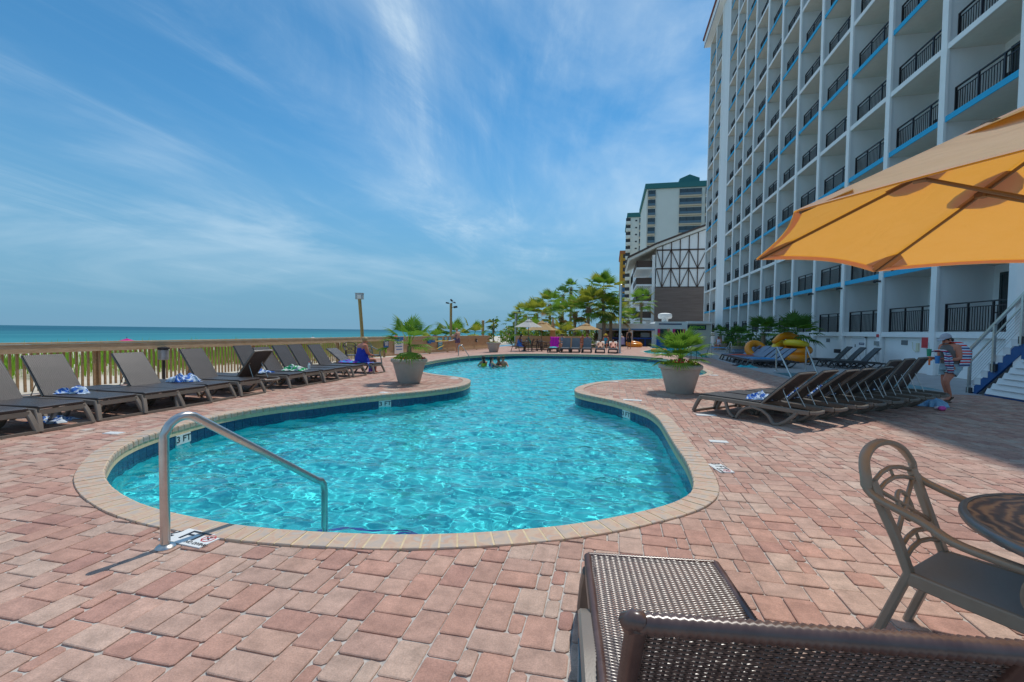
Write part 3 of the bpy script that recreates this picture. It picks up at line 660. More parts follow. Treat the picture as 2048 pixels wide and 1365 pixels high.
bf1 = board_fence(seg(22.7), Vector((-9.9, 37.0, 0)), 'solid board fence with life hook and signs left of the far planter', 96)
bf2 = board_fence(Vector((-7.9, 38.3, 0)), Vector((-2.4, 40.2, 0)), 'solid board fence behind the seated guest under the white umbrella', 40)

# ------------------------------------------------------------------ poles
M_pole = wood('pole_timber', (.34, .23, .075), (.46, .33, .14)); M_galv = mat('galvanised_box', (.42, .44, .45), .4, .6, var=.15, vscale=8); M_dark = mat('dark_metal', (.045, .045, .05), .45, .3)
def lean_pole():
    b = onY(727, 690, 21.6); b.z = 0; e = empty('leaning_lamp_post', b, 0, 'leaning wooden lamp post with a grey floodlight box on top', 'lamp post')
    top = onY(719, 598, 21.4)-b
    MB().tube([(0, 0, -.2), top*.5+Vector((.02, 0, 0)), top], .085, 12).build('pole', M_pole, e, smooth=40)
    t = top+Vector((0, 0, .12)); MB().box(t, (.36, .26, .30), .25).box(t+Vector((0, 0, .16)), (.40, .30, .03), .25).build('floodlight_box', M_galv, e)
    MB().box(t+Vector((.06, -.135, -.02)), (.2, .02, .2), .25).build('lens', M_white, e)
lean_pole()
def spot_pole(px, py, Y, label, m, r_, heads, gap=None):
    t = onY(px, py, Y); e = empty('spotlight_pole', (t.x, t.y, 0), 0, label, 'light pole')
    MB().tube([(0, 0, -.3), (0, 0, t.z)], r_, 10).build('pole', m, e, smooth=40)
    for (dx, dz, s_, a) in heads:
        MB().bar((0, 0, t.z+dz-.05), (dx, -.05, t.z+dz), .03, .03).box((dx*1.25, -.08, t.z+dz), (s_*1.3, s_, s_*.7), 0, Matrix.Rotation(a, 3, 'Y')).build('spotlight', M_dark, e)
spot_pole(902, 607, 34, 'tall timber pole with a cluster of small black spotlights behind the fence', M_pole, .10, [(-.22, .02, .16, .2), (.06, .22, .16, .8), (.26, .05, .12, .5), (.32, -.3, .2, -.2)])
spot_pole(1032, 628, 46, 'grey weathered pole with a pair of spotlights before the palms', M_galv, .13, [(-.12, .05, .14, 0), (.3, .25, .16, -.7)])
bx_ = onY(1040, 645, 45.8)
g_ = onY(966, 642, 44); tag(MB().tube([(0, 0, -.3), (0, 0, g_.z)], .14, 10).lathe([(.15, g_.z-.05), (.15, g_.z+.02), (.05, g_.z+.05)], 10).build('timber_post', M_wood2, loc=(g_.x, 44, 0)), 'short grey timber post standing behind the far planter', 'post')
# slim white lamp pole beside the far loungers
M_alu = mat('white_pole_paint', (.62, .66, .68), .35, .2); pb_ = gp(1239.5, 707); lp = empty('white_light_pole', (pb_.x, pb_.y, 0), 0, 'tall slim white metal pole standing at the pool edge by the far loungers', 'light pole')
MB().tube([(0, 0, 0), (0, 0, 4.9)], .085, 12).lathe([(.16, 0), (.16, .03), (.09, .05)], 12).build('pole', M_alu, lp, smooth=40); MB().bar((0, 0, 3.75), (.75, 0, 3.72), .03, .03).build('bracket_arm', M_dark, lp); MB().lathe([(.09, 4.9), (.1, 4.95), (.02, 5.)], 12).build('cap', M_alu, lp)

# ------------------------------------------------------------------ hotel
M_stucco = mat('hotel_stucco', (.735, .765, .775), .9, c2=(.835, .865, .87), vscale=.55, stretch=(1, 1, .18), bump=.25, bscale=45, det=9)
M_hwhite = mat('hotel_white', (.87, .88, .875), .8, var=.03, vscale=2.); M_soffit = mat('soffit_cream', (.72, .70, .64), .85, var=.04)
M_blue = mat('fascia_blue', (.01, .40, .68), .55, var=.05); M_rail = mat('railing_black', (.022, .02, .025), .45, .2); M_glass = mat('dark_glass', (.015, .03, .035), .06, spec=.9)
M_roofred = mat('roof_edge_brown', (.20, .05, .035), .7); M_navy = mat('navy_trim', (.02, .05, .16), .6)
HX = 12.22; FH = 2.70; SL0 = 1.66; NF = 14
PY = [64.8, 61.25, 57.9, 54.4, 51.05, 47.95, 44.75, 41.4, 38.1, 34.7, 31.25, 27.7, 24.15, 20.6, 17.05, 13.5, 9.95, 6.4]    # party walls, far to near; bay 2 is a blank panel
hotel = empty('hotel', (HX, 40, 0), 0, 'tall pale hotel block with stacked balconies and alternating blue and white floor edges', 'building')
def H(x, y, z): return (x-HX, y-40, z)
def hb(x0, x1, y0, y1, z0, z1, name, m): return MB().bx(x0-HX, x1-HX, y0-40, y1-40, z0, z1).build(name, m, hotel)
ROOF = SL0+FH*NF+.1; DEP = 1.75
hb(HX+DEP, HX+14, 5.6, 64.9, 0, ROOF, 'core_wall', M_stucco)
for y in PY:
    hb(HX+.0, HX+DEP+.01, y-.11, y+.11, 0, ROOF, 'party_wall', M_stucco)
    hb(HX-.10, HX-.002, y-.16, y+.16, 0, ROOF, 'pilaster', M_hwhite)
hb(HX-.03, HX+.3, 54.52, 57.8, 0, ROOF, 'blank_panel', M_stucco)
for k in range(NF+1):
    z = SL0+FH*k
    for y0, y1, nm in ((57.99, 64.7, 'f'), (5.7, 54.29, 'n')):
        hb(HX-.02+.0, HX+DEP+.005, y0, y1, z-.19, z, 'floor_slab', M_soffit)
        hb(HX-.055, HX-.022, y0, y1, z-.205, z+.012, 'floor_edge', M_hwhite if k % 2 == 0 else M_blue)
bays = [(PY[i], PY[i+1]) for i in range(len(PY)-1) if i != 2]
def railing_mesh(Ln):
    r_ = MB(); r_.bar((0, 0, 1.06), (0, -Ln, 1.06), .06, .045); r_.bar((0, 0, .90), (0, -Ln, .90), .03, .03); r_.bar((0, 0, .07), (0, -Ln, .07), .03, .03)
    for q in (0.02, Ln/3, 2*Ln/3, Ln-.02): r_.box((0, -q, .53), (.055, .055, 1.06))
    nb = int(Ln/.115)
    for i in range(1, nb): r_.box((0, -Ln*i/nb, .485), (.02, .02, .83))
    return r_
rme = {}; dme = None; ch_me = None
M_pch = mat('balcony_chair_resin', (.035, .032, .032), .5)
def balcony_chair():
    c = MB(); c.box((0, 0, .42), (.46, .46, .04)); c.box((.21, 0, .68), (.03, .44, .46), 0, Matrix.Rotation(.2, 3, 'Y'))
    for sx in (-.2, .2):
        for sy in (-.2, .2): c.box((sx, sy, .2), (.04, .04, .4))
    for sy in (-.23, .23): c.box((0, sy, .62), (.42, .05, .03)); c.box((-.19, sy, .5), (.04, .04, .26))
    c.lathe([(.3, .68), (.3, .71)], 14, (-.05, .75, 0)).lathe([(.03, 0), (.03, .68)], 8, (-.05, .75, 0))
    return c
for (ya, yb) in bays:
    Ln = round(ya-yb-.24, 2)
    if Ln not in rme: rme[Ln] = railing_mesh(Ln)
def add_inst(name, me_or_mb, m, loc, cache={}):
    key = id(me_or_mb)
    if key not in cache:
        o = me_or_mb.build(name, m, hotel); cache[key] = o.data; o.location = loc; return o
    return ob(name, cache[key], hotel, loc)
dr = {Ln: MB().bx(-.03, 0, -Ln+.5, -.35, 0, 2.15).bx(-.05, -.031, -Ln/2-.03, -Ln/2+.03, 0, 2.15).bx(-.05, -.031, -.42, -.33, 0, 2.2).bx(-.05, -.031, -Ln+.45, -Ln+.54, 0, 2.2).bx(-.05, -.031, -Ln+.5, -.35, 2.1, 2.2) for Ln in rme}
bch = balcony_chair(); hr_ = random.Random(3)
for k in range(NF):
    z = SL0+FH*k
    for (ya, yb) in bays:
        Ln = round(ya-yb-.24, 2)
        add_inst('balcony_railing', rme[Ln], M_rail, H(HX+.27, ya-.12, z))
        add_inst('sliding_door', dr[Ln], M_glass, H(HX+DEP-.002, ya-.12, z+.01))
        if yb < 40 and hr_.random() < .75: add_inst('balcony_furniture', bch, M_pch, H(HX+1.1, yb+hr_.uniform(.6, 1.3), z))
for k, b_, c_ in ((9, 10, (.02, .5, .06)),):
    ya, yb = bays[b_]; z = SL0+FH*k; MB().bx(-.05, .05, -.3, .3, 1.075, 1.10).bx(-.06, -.045, -.3, .3, .45, 1.09).build('drying_towel', mat('balcony_towel', c_, .9), hotel, H(HX+.27, (ya+yb)/2+hr_.uniform(-.8, .8), z))
# ground storey wall and roof edge
hb(HX+.12, HX+DEP-.01, 5.7, 54.2, 0, SL0-.2, 'ground_wall', M_hwhite); hb(HX+.12, HX+DEP-.01, 58, 64.6, 0, SL0-.2, 'ground_wall', M_hwhite)
hb(HX-.7, HX+14.5, 5.2, 66.0, ROOF+.02, ROOF+1.1, 'roof_fascia', M_hwhite); hb(HX-.85, HX+14.6, 5.0, 66.3, ROOF+1.1, ROOF+1.35, 'roof_edge', M_roofred); hb(HX-.72, HX-.71, 5.2, 66.0, ROOF+.0, ROOF+.16, 'roof_trim', M_navy)
# service door, vents, boxes on the ground wall
sd = empty('service_door_dummy'); bpy.data.objects.remove(sd)
dY = 26.2
d_ = MB().bx(-.05, 0, -.62, .62, 0, 1.34).build('service_door', mat('door_white', (.78, .80, .82), .5), hotel, H(HX+.119, dY, .03))
MB().bx(-.03, 0, -.7, -.62, 0, 1.4).bx(-.03, 0, .62, .7, 0, 1.4).bx(-.03, 0, -.7, .7, 1.34, 1.4).build('frame', M_hwhite, d_, (-.06, 0, 0))
MB().box((-.055, -.32, 1.06), (.01, .5, .1)).build('notice', M_navy, d_); MB().box((-.062, -.32, 1.06), (.004, .36, .03)).build('print_line', M_white, d_); MB().box((-.055, -.32, .7), (.008, .42, .42)).build('notice', M_white, d_); MB().box((-.056, .3, .95), (.01, .06, .14)).build('door_lock', M_dark, d_)
for vy, vz in ((22.6, 1.22), (29.6, 1.2), (36.5, 1.2)):
    MB().box((0, 0, 0), (.02, .42, .2)).build('wall_vent', mat('vent_grey', (.18, .2, .21), .6), hotel, H(HX+.11, vy, vz))
MB().bx(-.12, 0, -.1, .1, 0, .2).bx(-.1, 0, -.08, .08, -.35, -.15).build('electrical_box', M_galv, hotel, H(HX-.1, 24.15, 1.05)); MB().box((0, 0, 0), (.06, .11, .14)).build('fire_alarm', M_red, hotel, H(HX-.13, 24.15, 1.5))
MB().box((0, 0, 0), (.25, .2, .2)).build('utility_box', M_dark, hotel, H(HX-.22, 27.7, .65)); MB().box((0, 0, 0), (.18, .5, .42)).box((-.1, 0, 0), (.02, .3, .2)).build('hose_cabinet', M_red, hotel, H(HX+.02, 20.95, 1.25))
MB().tube([(0, .35, .2), (0, .3, -.1), (0, .1, -.2), (0, 0, -.1)], .012, 6).box((0, 0, 0), (.06, .14, .34)).build('wall_phone', mat('cream_plastic', (.7, .68, .5), .5), hotel, H(HX+.09, 21.7, 1.05))
for ly in (61.3, 34.7, 31.25, 27.7, 24.15):
    MB().box((-.1, 0, 0), (.2, .08, .08)).ball((-.24, 0, -.02), .07, 8, 5).build('security_camera', M_dark if ly < 40 else M_white, hotel, H(HX-.1, ly, SL0+FH-.35))

# ------------------------------------------------------------------ stair and louvred stair house
M_siding = mat('white_siding', (.78, .80, .80), .6); M_sblue = mat('stair_blue', (.01, .085, .27), .5); M_steel = mat('brushed_steel', (.56, .55, .53), .28, .95, var=.08, vscale=20); M_step = mat('step_white', (.70, .73, .74), .7)
SX = 9.45; stairs = empty('entrance_stair', (SX, 14.5, 0), 0, 'white stair with blue stringer and steel handrails climbing to the hotel terrace', 'stair')
ns = 8; RIS, RUN = SL0/ns, .215
for i in range(ns):
    MB().bx(0.03, 1.25, -(i+1)*RUN, -i*RUN, max(0, i*RIS-.02), (i+1)*RIS).build('step', M_step, stairs)
so = -ns*RUN
MB().prism([(0.02, -.02), (so, SL0-.06), (so, SL0-.42), (so*.18+.06, -.02)], -.03, .025, 'x').build('stringer', M_sblue, stairs)
for i in range(ns): MB().bx(-.04, .028, -(i+1)*RUN-.0, -i*RUN-.006, i*RIS+.05, (i+1)*RIS+.012).build('tread_end', M_step, stairs)
MB().bx(0, 2.9, so-2.6, so, SL0-.15, SL0-.005).build('landing', M_step, stairs)
def post(y, z, h_=.98):
    MB().box((-.07, y, z+h_/2-.1), (.055, .055, h_+.2)).build('rail_post', M_steel, stairs); MB().box((-.05, y, z-.08), (.06, .17, .17)).build('post_bracket', M_dark, stairs)
for y, z in ((-.10, .15), (-.85, .82), (-1.62, 1.52)): post(y, z)
MB().bar((-.07, .1, 1.0), (-.07, so-.1, SL0+1.02), .06, .06).build('handrail', M_steel, stairs); MB().bar((-.07, 0, .72), (-.07, so, SL0+.70), .03, .03).build('lower_rail', M_steel, stairs)
for q in range(6): MB().tube([(-.07, -.05, .18+q*.085), (-.07, so, SL0+.18+q*.085)], .004, 5).build('cable', M_steel, stairs)
lou = empty('louvred_stair_wall', (SX-.02, 14.3, 0), 0, 'white louvred wall boarding closing in the space under the stair', 'wall')
for i in range(9):
    z = .12+i*.145; ytop = (z+.3)/(SL0)*so
    if -1.32 > ytop-.1 and i > 0: pass
    y0 = min(-.42-i*.165, -.3)
    if y0 < -1.5: break
    MB().box((-.0, (y0-1.62)/2, z), (.035, abs(-1.62-y0), .15), 0, Matrix.Rotation(R(20), 3, 'Y')).build('louvre_board', M_siding, lou)
MB().bx(.0, .03, -1.6, -.35, 0, .07).build('base_board', M_sblue, lou)
sh = empty('louvred_shed', (9.56, 13.05, 0), 0, 'white louvred shed with a tall corner post at the right edge', 'shed')
MB().bx(-.12, .10, -.1, .12, 0, 3.9).build('corner_post', M_hwhite, sh)
for i in range(25): MB().box((-.01, -1.6, .14+i*.15), (.035, 2.95, .155), 0, Matrix.Rotation(R(20), 3, 'Y')).build('louvre_board', M_siding, sh)
MB().bx(.03, 2.6, -3.05, -.12, .02, 3.85).build('shed_wall', M_siding, sh); MB().bx(-.25, 2.8, -3.3, .2, 3.9, 4.05).build('roof', M_hwhite, sh); MB().bx(-.05, .02, -3.0, -.12, 0, .07).build('base_board', M_sblue, sh)
MB().bx(-.18, -.03, -.62, -.18, 1.0, 1.45).build('blue_box', M_sblue, sh)
nb = empty('rules_board', (11.3, 15.2, 0), 0, 'white rules board standing beside the stair', 'sign'); MB().box((0, 0, .95), (.9, .04, .75)).build('panel', M_white, nb); MB().box((-.38, .02, .4), (.05, .05, .8)).box((.38, .02, .4), (.05, .05, .8)).build('leg', M_hwhite, nb); MB().box((0, -.0215, 1.18), (.62, .004, .06)).build('print_line', M_blackpaint, nb); MB().box((0, -.0215, 1.0), (.7, .004, .02)).build('print_line', M_blackpaint, nb)

# ------------------------------------------------------------------ far buildings
def far_tower(name, label, x0, x1, ytop, Y, floors, cols, mwall, mtrim, roof_h, setback=None, depth=30, wrows=None, blank=None, crown=None):
    a = onY(x0, ytop, Y); b = onY(x1, ytop, Y); W = b.x-a.x; Ht = a.z
    e = empty(name, (a.x, Y, 0), 0, label, 'building')
    MB().bx(0, W, 0, depth, -.05, Ht-roof_h).build('wall', mwall, e)
    MB().bx(-.5, W+.5, -.6, depth+.5, Ht-roof_h, Ht).build('roof_band', mtrim, e)
    fh = (Ht-roof_h-.6)/floors
    for k in range(floors):
        z = .6+fh*k
        for (c0, c1, kind) in cols:
            if kind == 'w':
                g = MB().bx(c0*W, c1*W, -.12, .3, z+fh*.18, z+fh*.86).build('window_band', M_glass, e)
                n_ = max(2, int((c1-c0)*W/1.9)); fr = MB()
                for i in range(n_+1): x = c0*W+(c1-c0)*W*i/n_; fr.bx(x-.07, x+.07, -.22, -.121, z+fh*.18, z+fh*.86)
                fr.build('mullion', M_dark, g)
                MB().bx(c0*W-.1, c1*W+.1, -.7, 0, z-.05, z+fh*.14).build('balcony_slab', M_peach, e)
                MB().bx(c0*W, c1*W, -.68, -.6, z+fh*.16, z+fh*.40).build('balcony_rail', M_glass2, e)
            elif kind == 's':
                MB().bx(c0*W, c1*W, -.1, .2, z+fh*.4, z+fh*.6).build('slit_window', M_dark, e)
            elif kind == 'b':
                MB().bx(c0*W, c1*W, -1.3, -.05, z-.1, z+.22).bx(c0*W, c1*W, -1.3, -1.2, z+.2, z+1.1).build('balcony', mwall, e); MB().bx(c0*W, c1*W, -.1, .2, z+.5, z+fh-.3).build('window', M_dark, e)
    if crown: MB().prism([(crown[0]*W, Ht), (crown[1]*W, Ht), (crown[1]*W, Ht+crown[2]*.6), ((crown[0]+crown[1])/2*W, Ht+crown[2]), (crown[0]*W, Ht+crown[2]*.6)], 2, depth*.6, 'y').build('roof_house', mtrim, e)
    return e
M_cream = mat('tower_cream', (.78, .76, .67), .85, var=.04, vscale=.2); M_teal = mat('roof_teal', (.03, .17, .165), .6); M_peach = mat('slab_peach', (.66, .52, .36), .8); M_glass2 = mat('balcony_glass', (.09, .15, .19), .12, spec=.8)
M_orange = mat('tower_orange', (.60, .30, .035), .8); M_tblue = mat('tower_blue', (.03, .13, .28), .6); M_brown = mat('dark_timber', (.085, .055, .045), .7); M_brick = mat('brown_brick_wall', (.155, .115, .10), .85, c2=(.215, .165, .145), vscale=1.2, stretch=(.3, 1, 3.5), bump=.4, bscale=8)
M_render = mat('white_render', (.84, .855, .855), .85, var=.03, vscale=.6)
far_tower('green_roofed_tower', 'tall cream tower with a teal roof band and dark window rows', 1294, 1470, 369, 150, 16, [(0.02, .10, 'w'), (.385, .63, 'w'), (.68, .9, 'w')], M_cream, M_teal, 1.6, crown=(.39, .62, 3.0))
far_tower('slim_teal_tower', 'narrower cream tower with a teal top behind the tallest one', 1257, 1296, 427, 205, 17, [(.58, .95, 'w'), (.36, .46, 's'), (-.12, .12, 'b')], M_cream, M_teal, 1.8)
ot = far_tower('orange_and_blue_tower', 'distant slim tower orange above and blue below', 1241.5, 1258, 502, 260, 12, [(.3, .9, 'b')], M_orange, mat('roof_orange', (.45, .14, .05), .8), 1.6)
_a = onY(1241, 575, 259.2); _b = onY(1258, 575, 259.2); MB().bx(-.2, _b.x-_a.x, -.9, -.2, 0, _a.z).build('blue_podium', M_tblue, ot); 
for k in range(9): MB().bx(1.2, _b.x-_a.x-1, -1.3, -.91, 1.5+k*2.6, 2.6+k*2.6).build('blue_balcony', mat('pale_blue', (.15, .35, .5), .6), ot)
# white low block between palms and truss house
_a = onY(1266, 545, 118); _b = onY(1292, 545, 118); wb = empty('white_block', (_a.x, 118, 0), 0, 'plain white building between the palms and the timbered apartments', 'building')
MB().bx(0, _b.x-_a.x, 0, 12, 0, _a.z).build('wall', M_render, wb); MB().bx(0, _b.x-_a.x+1, -.3, 12, _a.z*.86, _a.z*1.06).build('parapet', M_render, wb)
# timbered apartment house
TY = 76.; tl = onY(1313.5, 500, TY); tr_ = onY(1432, 452, TY); TW = tr_.x-tl.x; zt0, zt1 = onY(1313.5, 497, TY).z, onY(1432, 452, TY).z
zb = onY(1320, 576, TY).z; zm = onY(1320, 538, TY).z; zu = onY(1320, 501, TY).z
apt = empty('timbered_apartments', (tl.x, TY, 0), 0, 'apartment house with white timber-trussed gable over a brown wall', 'building')
MB().prism([(0, zb), (TW, zb), (TW, zt1), (0, zt0)], 0, 14, 'y').build('gable_wall', M_render, apt); MB().bx(-.15, TW, -.15, 14, 0, zb).build('lower_wall', M_brick, apt)
MB().prism([(-4.2, zt0-1.9), (-.1, zt0+.1), (TW, zt1+.1), (TW, zt1+.5), (-.1, zt0+.5), (-4.4, zt0-1.6)], -.5, 14.2, 'y').build('roof', M_soffit, apt); MB().prism([(-4.4, zt0-1.58), (-.1, zt0+.52), (TW, zt1+.52), (TW, zt1+.8), (-.1, zt0+.8), (-4.5, zt0-1.3)], -.6, 14.3, 'y').build('roof_edge', M_brown, apt)
def tb(p, q, w_=.13): MB().bar((p[0], -.06, p[1]), (q[0], -.06, q[1]), .12, w_, up=(1, 0, 0) if abs(p[0]-q[0]) < .1 else (0, 0, 1)).build('timber', M_brown, apt)
for z in (zb+.06, zm, zu): tb((0, z), (TW, z), .2)
sp_ = TW/6.6; nbay = 7
for i in range(nbay):
    x = i*sp_+ .12*TW/6
    if x < TW: tb((x+sp_*.55, zb), (x+sp_*.55, zt0+(zt1-zt0)*min(1, (x+sp_*.55)/TW)))
for r0, r1 in ((zb, zm), (zm, zu)):
    for i in range(4): c = (.67+2*i)*sp_; tb((max(0, c-sp_), r1), (c, r0), .11); tb((c, r0), (c+sp_*.98, r1), .11)
for k in range(5):
    z = .9+k*(zt0-3.)/4.4
    MB().prism([(-3.0, z), (0, z), (0, z+.28), (-3.0, z+.28)], .6, 12, 'y').build('balcony_slab', M_render, apt); MB().bx(-3.0, -2.92, .6, 12, z+.3, z+1.35).bx(-3.0, -.2, .6, .66, z+.3, z+1.35).build('balcony_rail', M_brown, apt); MB().bx(-.02, 0, 2, 11, z+.4, z+2.3).build('glass_door', M_glass, apt)
MB().bx(-.6, -.16, .2, 13, 0, zt0-1).build('side_wall', M_render, apt)

# ------------------------------------------------------------------ poolside bar
BY = 53.; bl, br_ = onY(1196, 650, BY), onY(1420, 650, BY); BW = br_.x-bl.x; BH = onY(1280, 648, BY).z
bar = empty('poolside_bar', (bl.x, BY, 0), 0, 'low white poolside bar with a blue counter and a green lettered sign', 'building')
M_barw = mat('bar_white', (.84, .84, .82), .7, var=.04, vscale=1); M_bblue = mat('bar_blue', (.01, .07, .36), .45); M_bint = mat('bar_interior', (.33, .31, .27), .8)
xm = onY(1309, 660, BY).x-bl.x; xs_ = onY(1373, 660, BY).x-bl.x; CZ = onY(1290, 676, BY).z
MB().bx(-.2, xm, -.5, 6, BH-.75, BH).build('roof_fascia', M_barw, bar); MB().bx(-.25, xm, -.56, -.502, BH-.72, BH-.58).build('blue_stripe', mat('stripe_blue', (.04, .2, .5), .5), bar); MB().bx(0, xm, 5, 5.2, 0, BH-.76).build('back_wall', M_bint, bar)
for px in (1200, 1262, 1307):
    x = onY(px, 660, BY).x-bl.x; MB().bx(x-.2, x+.2, -.35, .05, 0, BH-.76).build('bar_post', M_barw, bar)
MB().bx(0, xm-.22, -.3, .5, CZ-.14, CZ).build('counter_top', M_bblue, bar); MB().bx(0.05, xm-.25, 0.1, .3, 0, CZ-.141).build('counter_front', M_dark, bar)
for i in range(9): x = (xm-.3)*i/8; MB().bx(x, x+.12, 0, .098, 0, CZ-.142).build('counter_batten', M_bblue, bar)
MB().bx(xm*.30, xm*.55, 4.5, 4.9, 1.0, 1.1).bx(xm*.30, xm*.55, 4.5, 4.9, 1.5, 1.6).build('back_shelf', M_brown, bar)
for i in range(10): MB().lathe([(.06, 0), (.06, .2), (.025, .27), (.025, .36)], 8).build('bottle', [mat('bottle_green', (.15, .4, .05), .2), mat('bottle_amber', (.4, .2, .03), .2), M_white][i % 3], bar, (xm*(.31+.024*i), 4.7, 1.6 if i % 2 else 1.1))
MB().bx(xm*.78, xm*.94, 1.5, 2.3, CZ+.05, CZ+.55).build('ice_machine', M_white, bar); MB().bx(xm*.66, xm*.70, 4.6, 4.9, 1.7, 2.1).build('screen', M_dark, bar)
MB().bx(xm, xs_, -.6, 6, 0, BH+.25).build('kitchen_wall', M_barw, bar); MB().bx(xm+.4, xs_-.6, -.66, -.601, BH-.08, BH+.04).build('navy_stripe', M_navy, bar)
for px in (1326, 1356):
    x = onY(px, 660, BY).x-bl.x; wd = MB().bx(x-.65, x+.65, -.66, -.602, CZ-.1, CZ+1.0).build('window', M_glass, bar)
    for q, (c, z0, z1) in enumerate(((mat('curtain_pink', (.75, .03, .18), .7), .55, 1.0), (mat('curtain_orange', (.8, .3, .03), .7), .2, .55), (mat('curtain_yellow', (.75, .6, .05), .7), -.08, .2))):
        MB().bx(x-.63, x-.38, -.70, -.665, CZ+z0, CZ+z1).bx(x+.38, x+.63, -.70, -.665, CZ+z0, CZ+z1).build('curtain', c, wd)
MB().bx(xs_, BW, -.5, 6, 0, BH+.25).build('sign_wall', mat('bar_cream', (.6, .57, .48), .8), bar)
MB().bx(xs_, BW, -.9, 6, BH+.05, BH+.3).build('sign_canopy', M_barw, bar)
sx0, sx1 = onY(1374, 660, BY-.6).x-bl.x, onY(1412, 660, BY-.6).x-bl.x; sz0, sz1 = onY(1390, 660, BY-.6).z, onY(1390, 650.5, BY-.6).z
sg = MB().bx(sx0, sx1, -.58, -.51, sz0, sz1).build('sign_board', mat('sign_dark', (.01, .03, .06), .5), bar); sg['label'] = "dark sign lettered SKIPJACKS in green"
text("SKIPJACKS", .62*(sz1-sz0)*1.25, mat('sign_green', (.35, .75, .04), .5), sg, ((sx0+sx1)/2+.1, -.585, (sz0+sz1)/2), (R(90), 0, 0), width=(sx1-sx0)/(sz1-sz0)/4.6)
vx = onY(1333, 640, BY).x-bl.x; MB().lathe([(.35, 0), (.35, .35), (.7, .4), (.78, .62), (.74, .9), (.45, 1.0), (.1, 1.03)], 16, (vx, 1.5, BH+.25)).build('roof_vent', M_hwhite, bar, smooth=40)
# blue slide-like wall panel beside the bar
_a = gp(1325, 694.5); tag(MB().prism([(0, 0), (3.2, 0), (0, 1.25)], -.1, .1, 'y').build('blue_ramp_panel', M_bblue, loc=(onY(1313, 690, 51).x, 51.2, 0)), 'sloping blue panel at the corner of the poolside bar', 'panel')

# ------------------------------------------------------------------ palms
LEAF = [leaf_mat('palm_green', (.075, .185, .016), (.17, .31, .035), .4), leaf_mat('palm_yellow', (.15, .22, .016), (.33, .35, .04), .4), leaf_mat('palm_dark', (.04, .12, .02), (.10, .21, .04), .35)]
M_trunk = mat('palm_trunk', (.23, .165, .115), .9, c2=(.36, .28, .21), vscale=5, stretch=(1, 1, 5), bump=.6, bscale=18); M_boot = mat('palm_boots', (.20, .12, .06), .95, c2=(.36, .25, .14), vscale=9)
M_dead = leaf_mat('palm_dry', (.25, .15, .05), (.38, .26, .1))
def fan_leaf(mb, o, d, up, ln, r_, blades, rg, droop, spread=2.4, wid=1.):
    """petiole from o along d, then a pleated fan of tapering blades"""
    d = d.normalized(); side = d.cross(up); side = side.normalized() if side.length > .05 else Vector((1, 0, 0)); nrm = side.cross(d)
    tip = o+d*ln; mb.add([o-side*.02*wid, o+side*.02*wid, tip+side*.012*wid, tip-side*.012*wid], ((0, 1, 2, 3),))
    for i in range(blades):
        a = (i/(blades-1)-.5)*spread; bl = r_*(1-.28*abs(a)/(spread/2))*rg.uniform(.88, 1.08)
        bd = (d*math.cos(a)+side*math.sin(a)).normalized(); bs = (side*math.cos(a)-d*math.sin(a))
        w0 = spread*r_/blades*.30*wid; dr = Vector((0, 0, -1))*droop
        p1 = tip+bd*bl*.55+nrm*bl*.06+dr*bl*.12; p2 = tip+bd*bl+dr*bl*rg.uniform(.3, .6)
        mb.add([tip, p1-bs*w0, p1+nrm*w0*.5, p1+bs*w0, p2], ((0, 2, 1), (0, 3, 2), (1, 2, 4), (2, 3, 4)))
def crown(parent, z, n, ln, r_, blades, m, seed, lo=-.7, hi=1.35, droop=.5, wid=1., name='crown', xy=(0, 0)):
    rg = random.Random(seed); mb = MB()
    for i in range(n):
        el = lo+(hi-lo)*((i+rg.random()*.8)/n)**.85; az = i*2.39996+rg.uniform(-.3, .3)
        d = Vector((math.cos(az)*math.cos(el), math.sin(az)*math.cos(el), math.sin(el)))
        mb.cur = (1 if rg.random() < .25 else 0) if el > -.45 else (2 if rg.random() < .5 else 1)
        fan_leaf(mb, Vector((xy[0], xy[1], z)), d, Vector((0, 0, 1)), ln*rg.uniform(.75, 1.15), r_*rg.uniform(.85, 1.15), blades, rg, droop*(1.25-.6*el/1.35), wid=wid)
    return mb.build(name, m, parent)
def trunk(parent, h_, r0, r1, lean, seed, boots=True):
    rg = random.Random(seed); pts = [Vector((lean[0]*t*t, lean[1]*t*t, h_*t)) for t in [i/10 for i in range(11)]]
    MB().tube(pts, 1., 12, scale=[r0+(r1-r0)*min(1, i/8)+(.05*r0 if i % 2 else 0) for i in range(11)]).build('trunk', M_trunk, parent, smooth=50)
    if boots:
        b = MB()
        for i in range(46):
            a = i*2.4; z = h_*(.80+.2*i/46); t = z/h_; c = Vector((lean[0]*t*t, lean[1]*t*t, z)); d = Vector((math.cos(a), math.sin(a), .9)).normalized()
            b.bar(c+d*r1*.6, c+d*(r1+.28), .10, .04, w2=.05)
        b.build('frond_bases', M_boot, parent)
def palm(px, py, Y, rad, trunk_h=None, kind=0, n=34, seed=1, label='', lean=(0, 0), base=0., boots=True):
    c = onY(px, py, Y); e = empty('palm_tree', (c.x-lean[0], Y-lean[1], base), 0, label, 'palm tree', 'palms behind the pool')
    h_ = c.z-base; trunk(e, h_, .20, .15, lean, seed, boots)
    ms = [[LEAF[0], LEAF[1], M_dead], [LEAF[1], LEAF[0], M_dead], [LEAF[2], LEAF[0], LEAF[1]]][kind]
    cr = crown(e, h_, int(n*.68), rad*.56, rad*.60, 15, ms, seed, xy=lean, droop=.42, wid=.95); return e
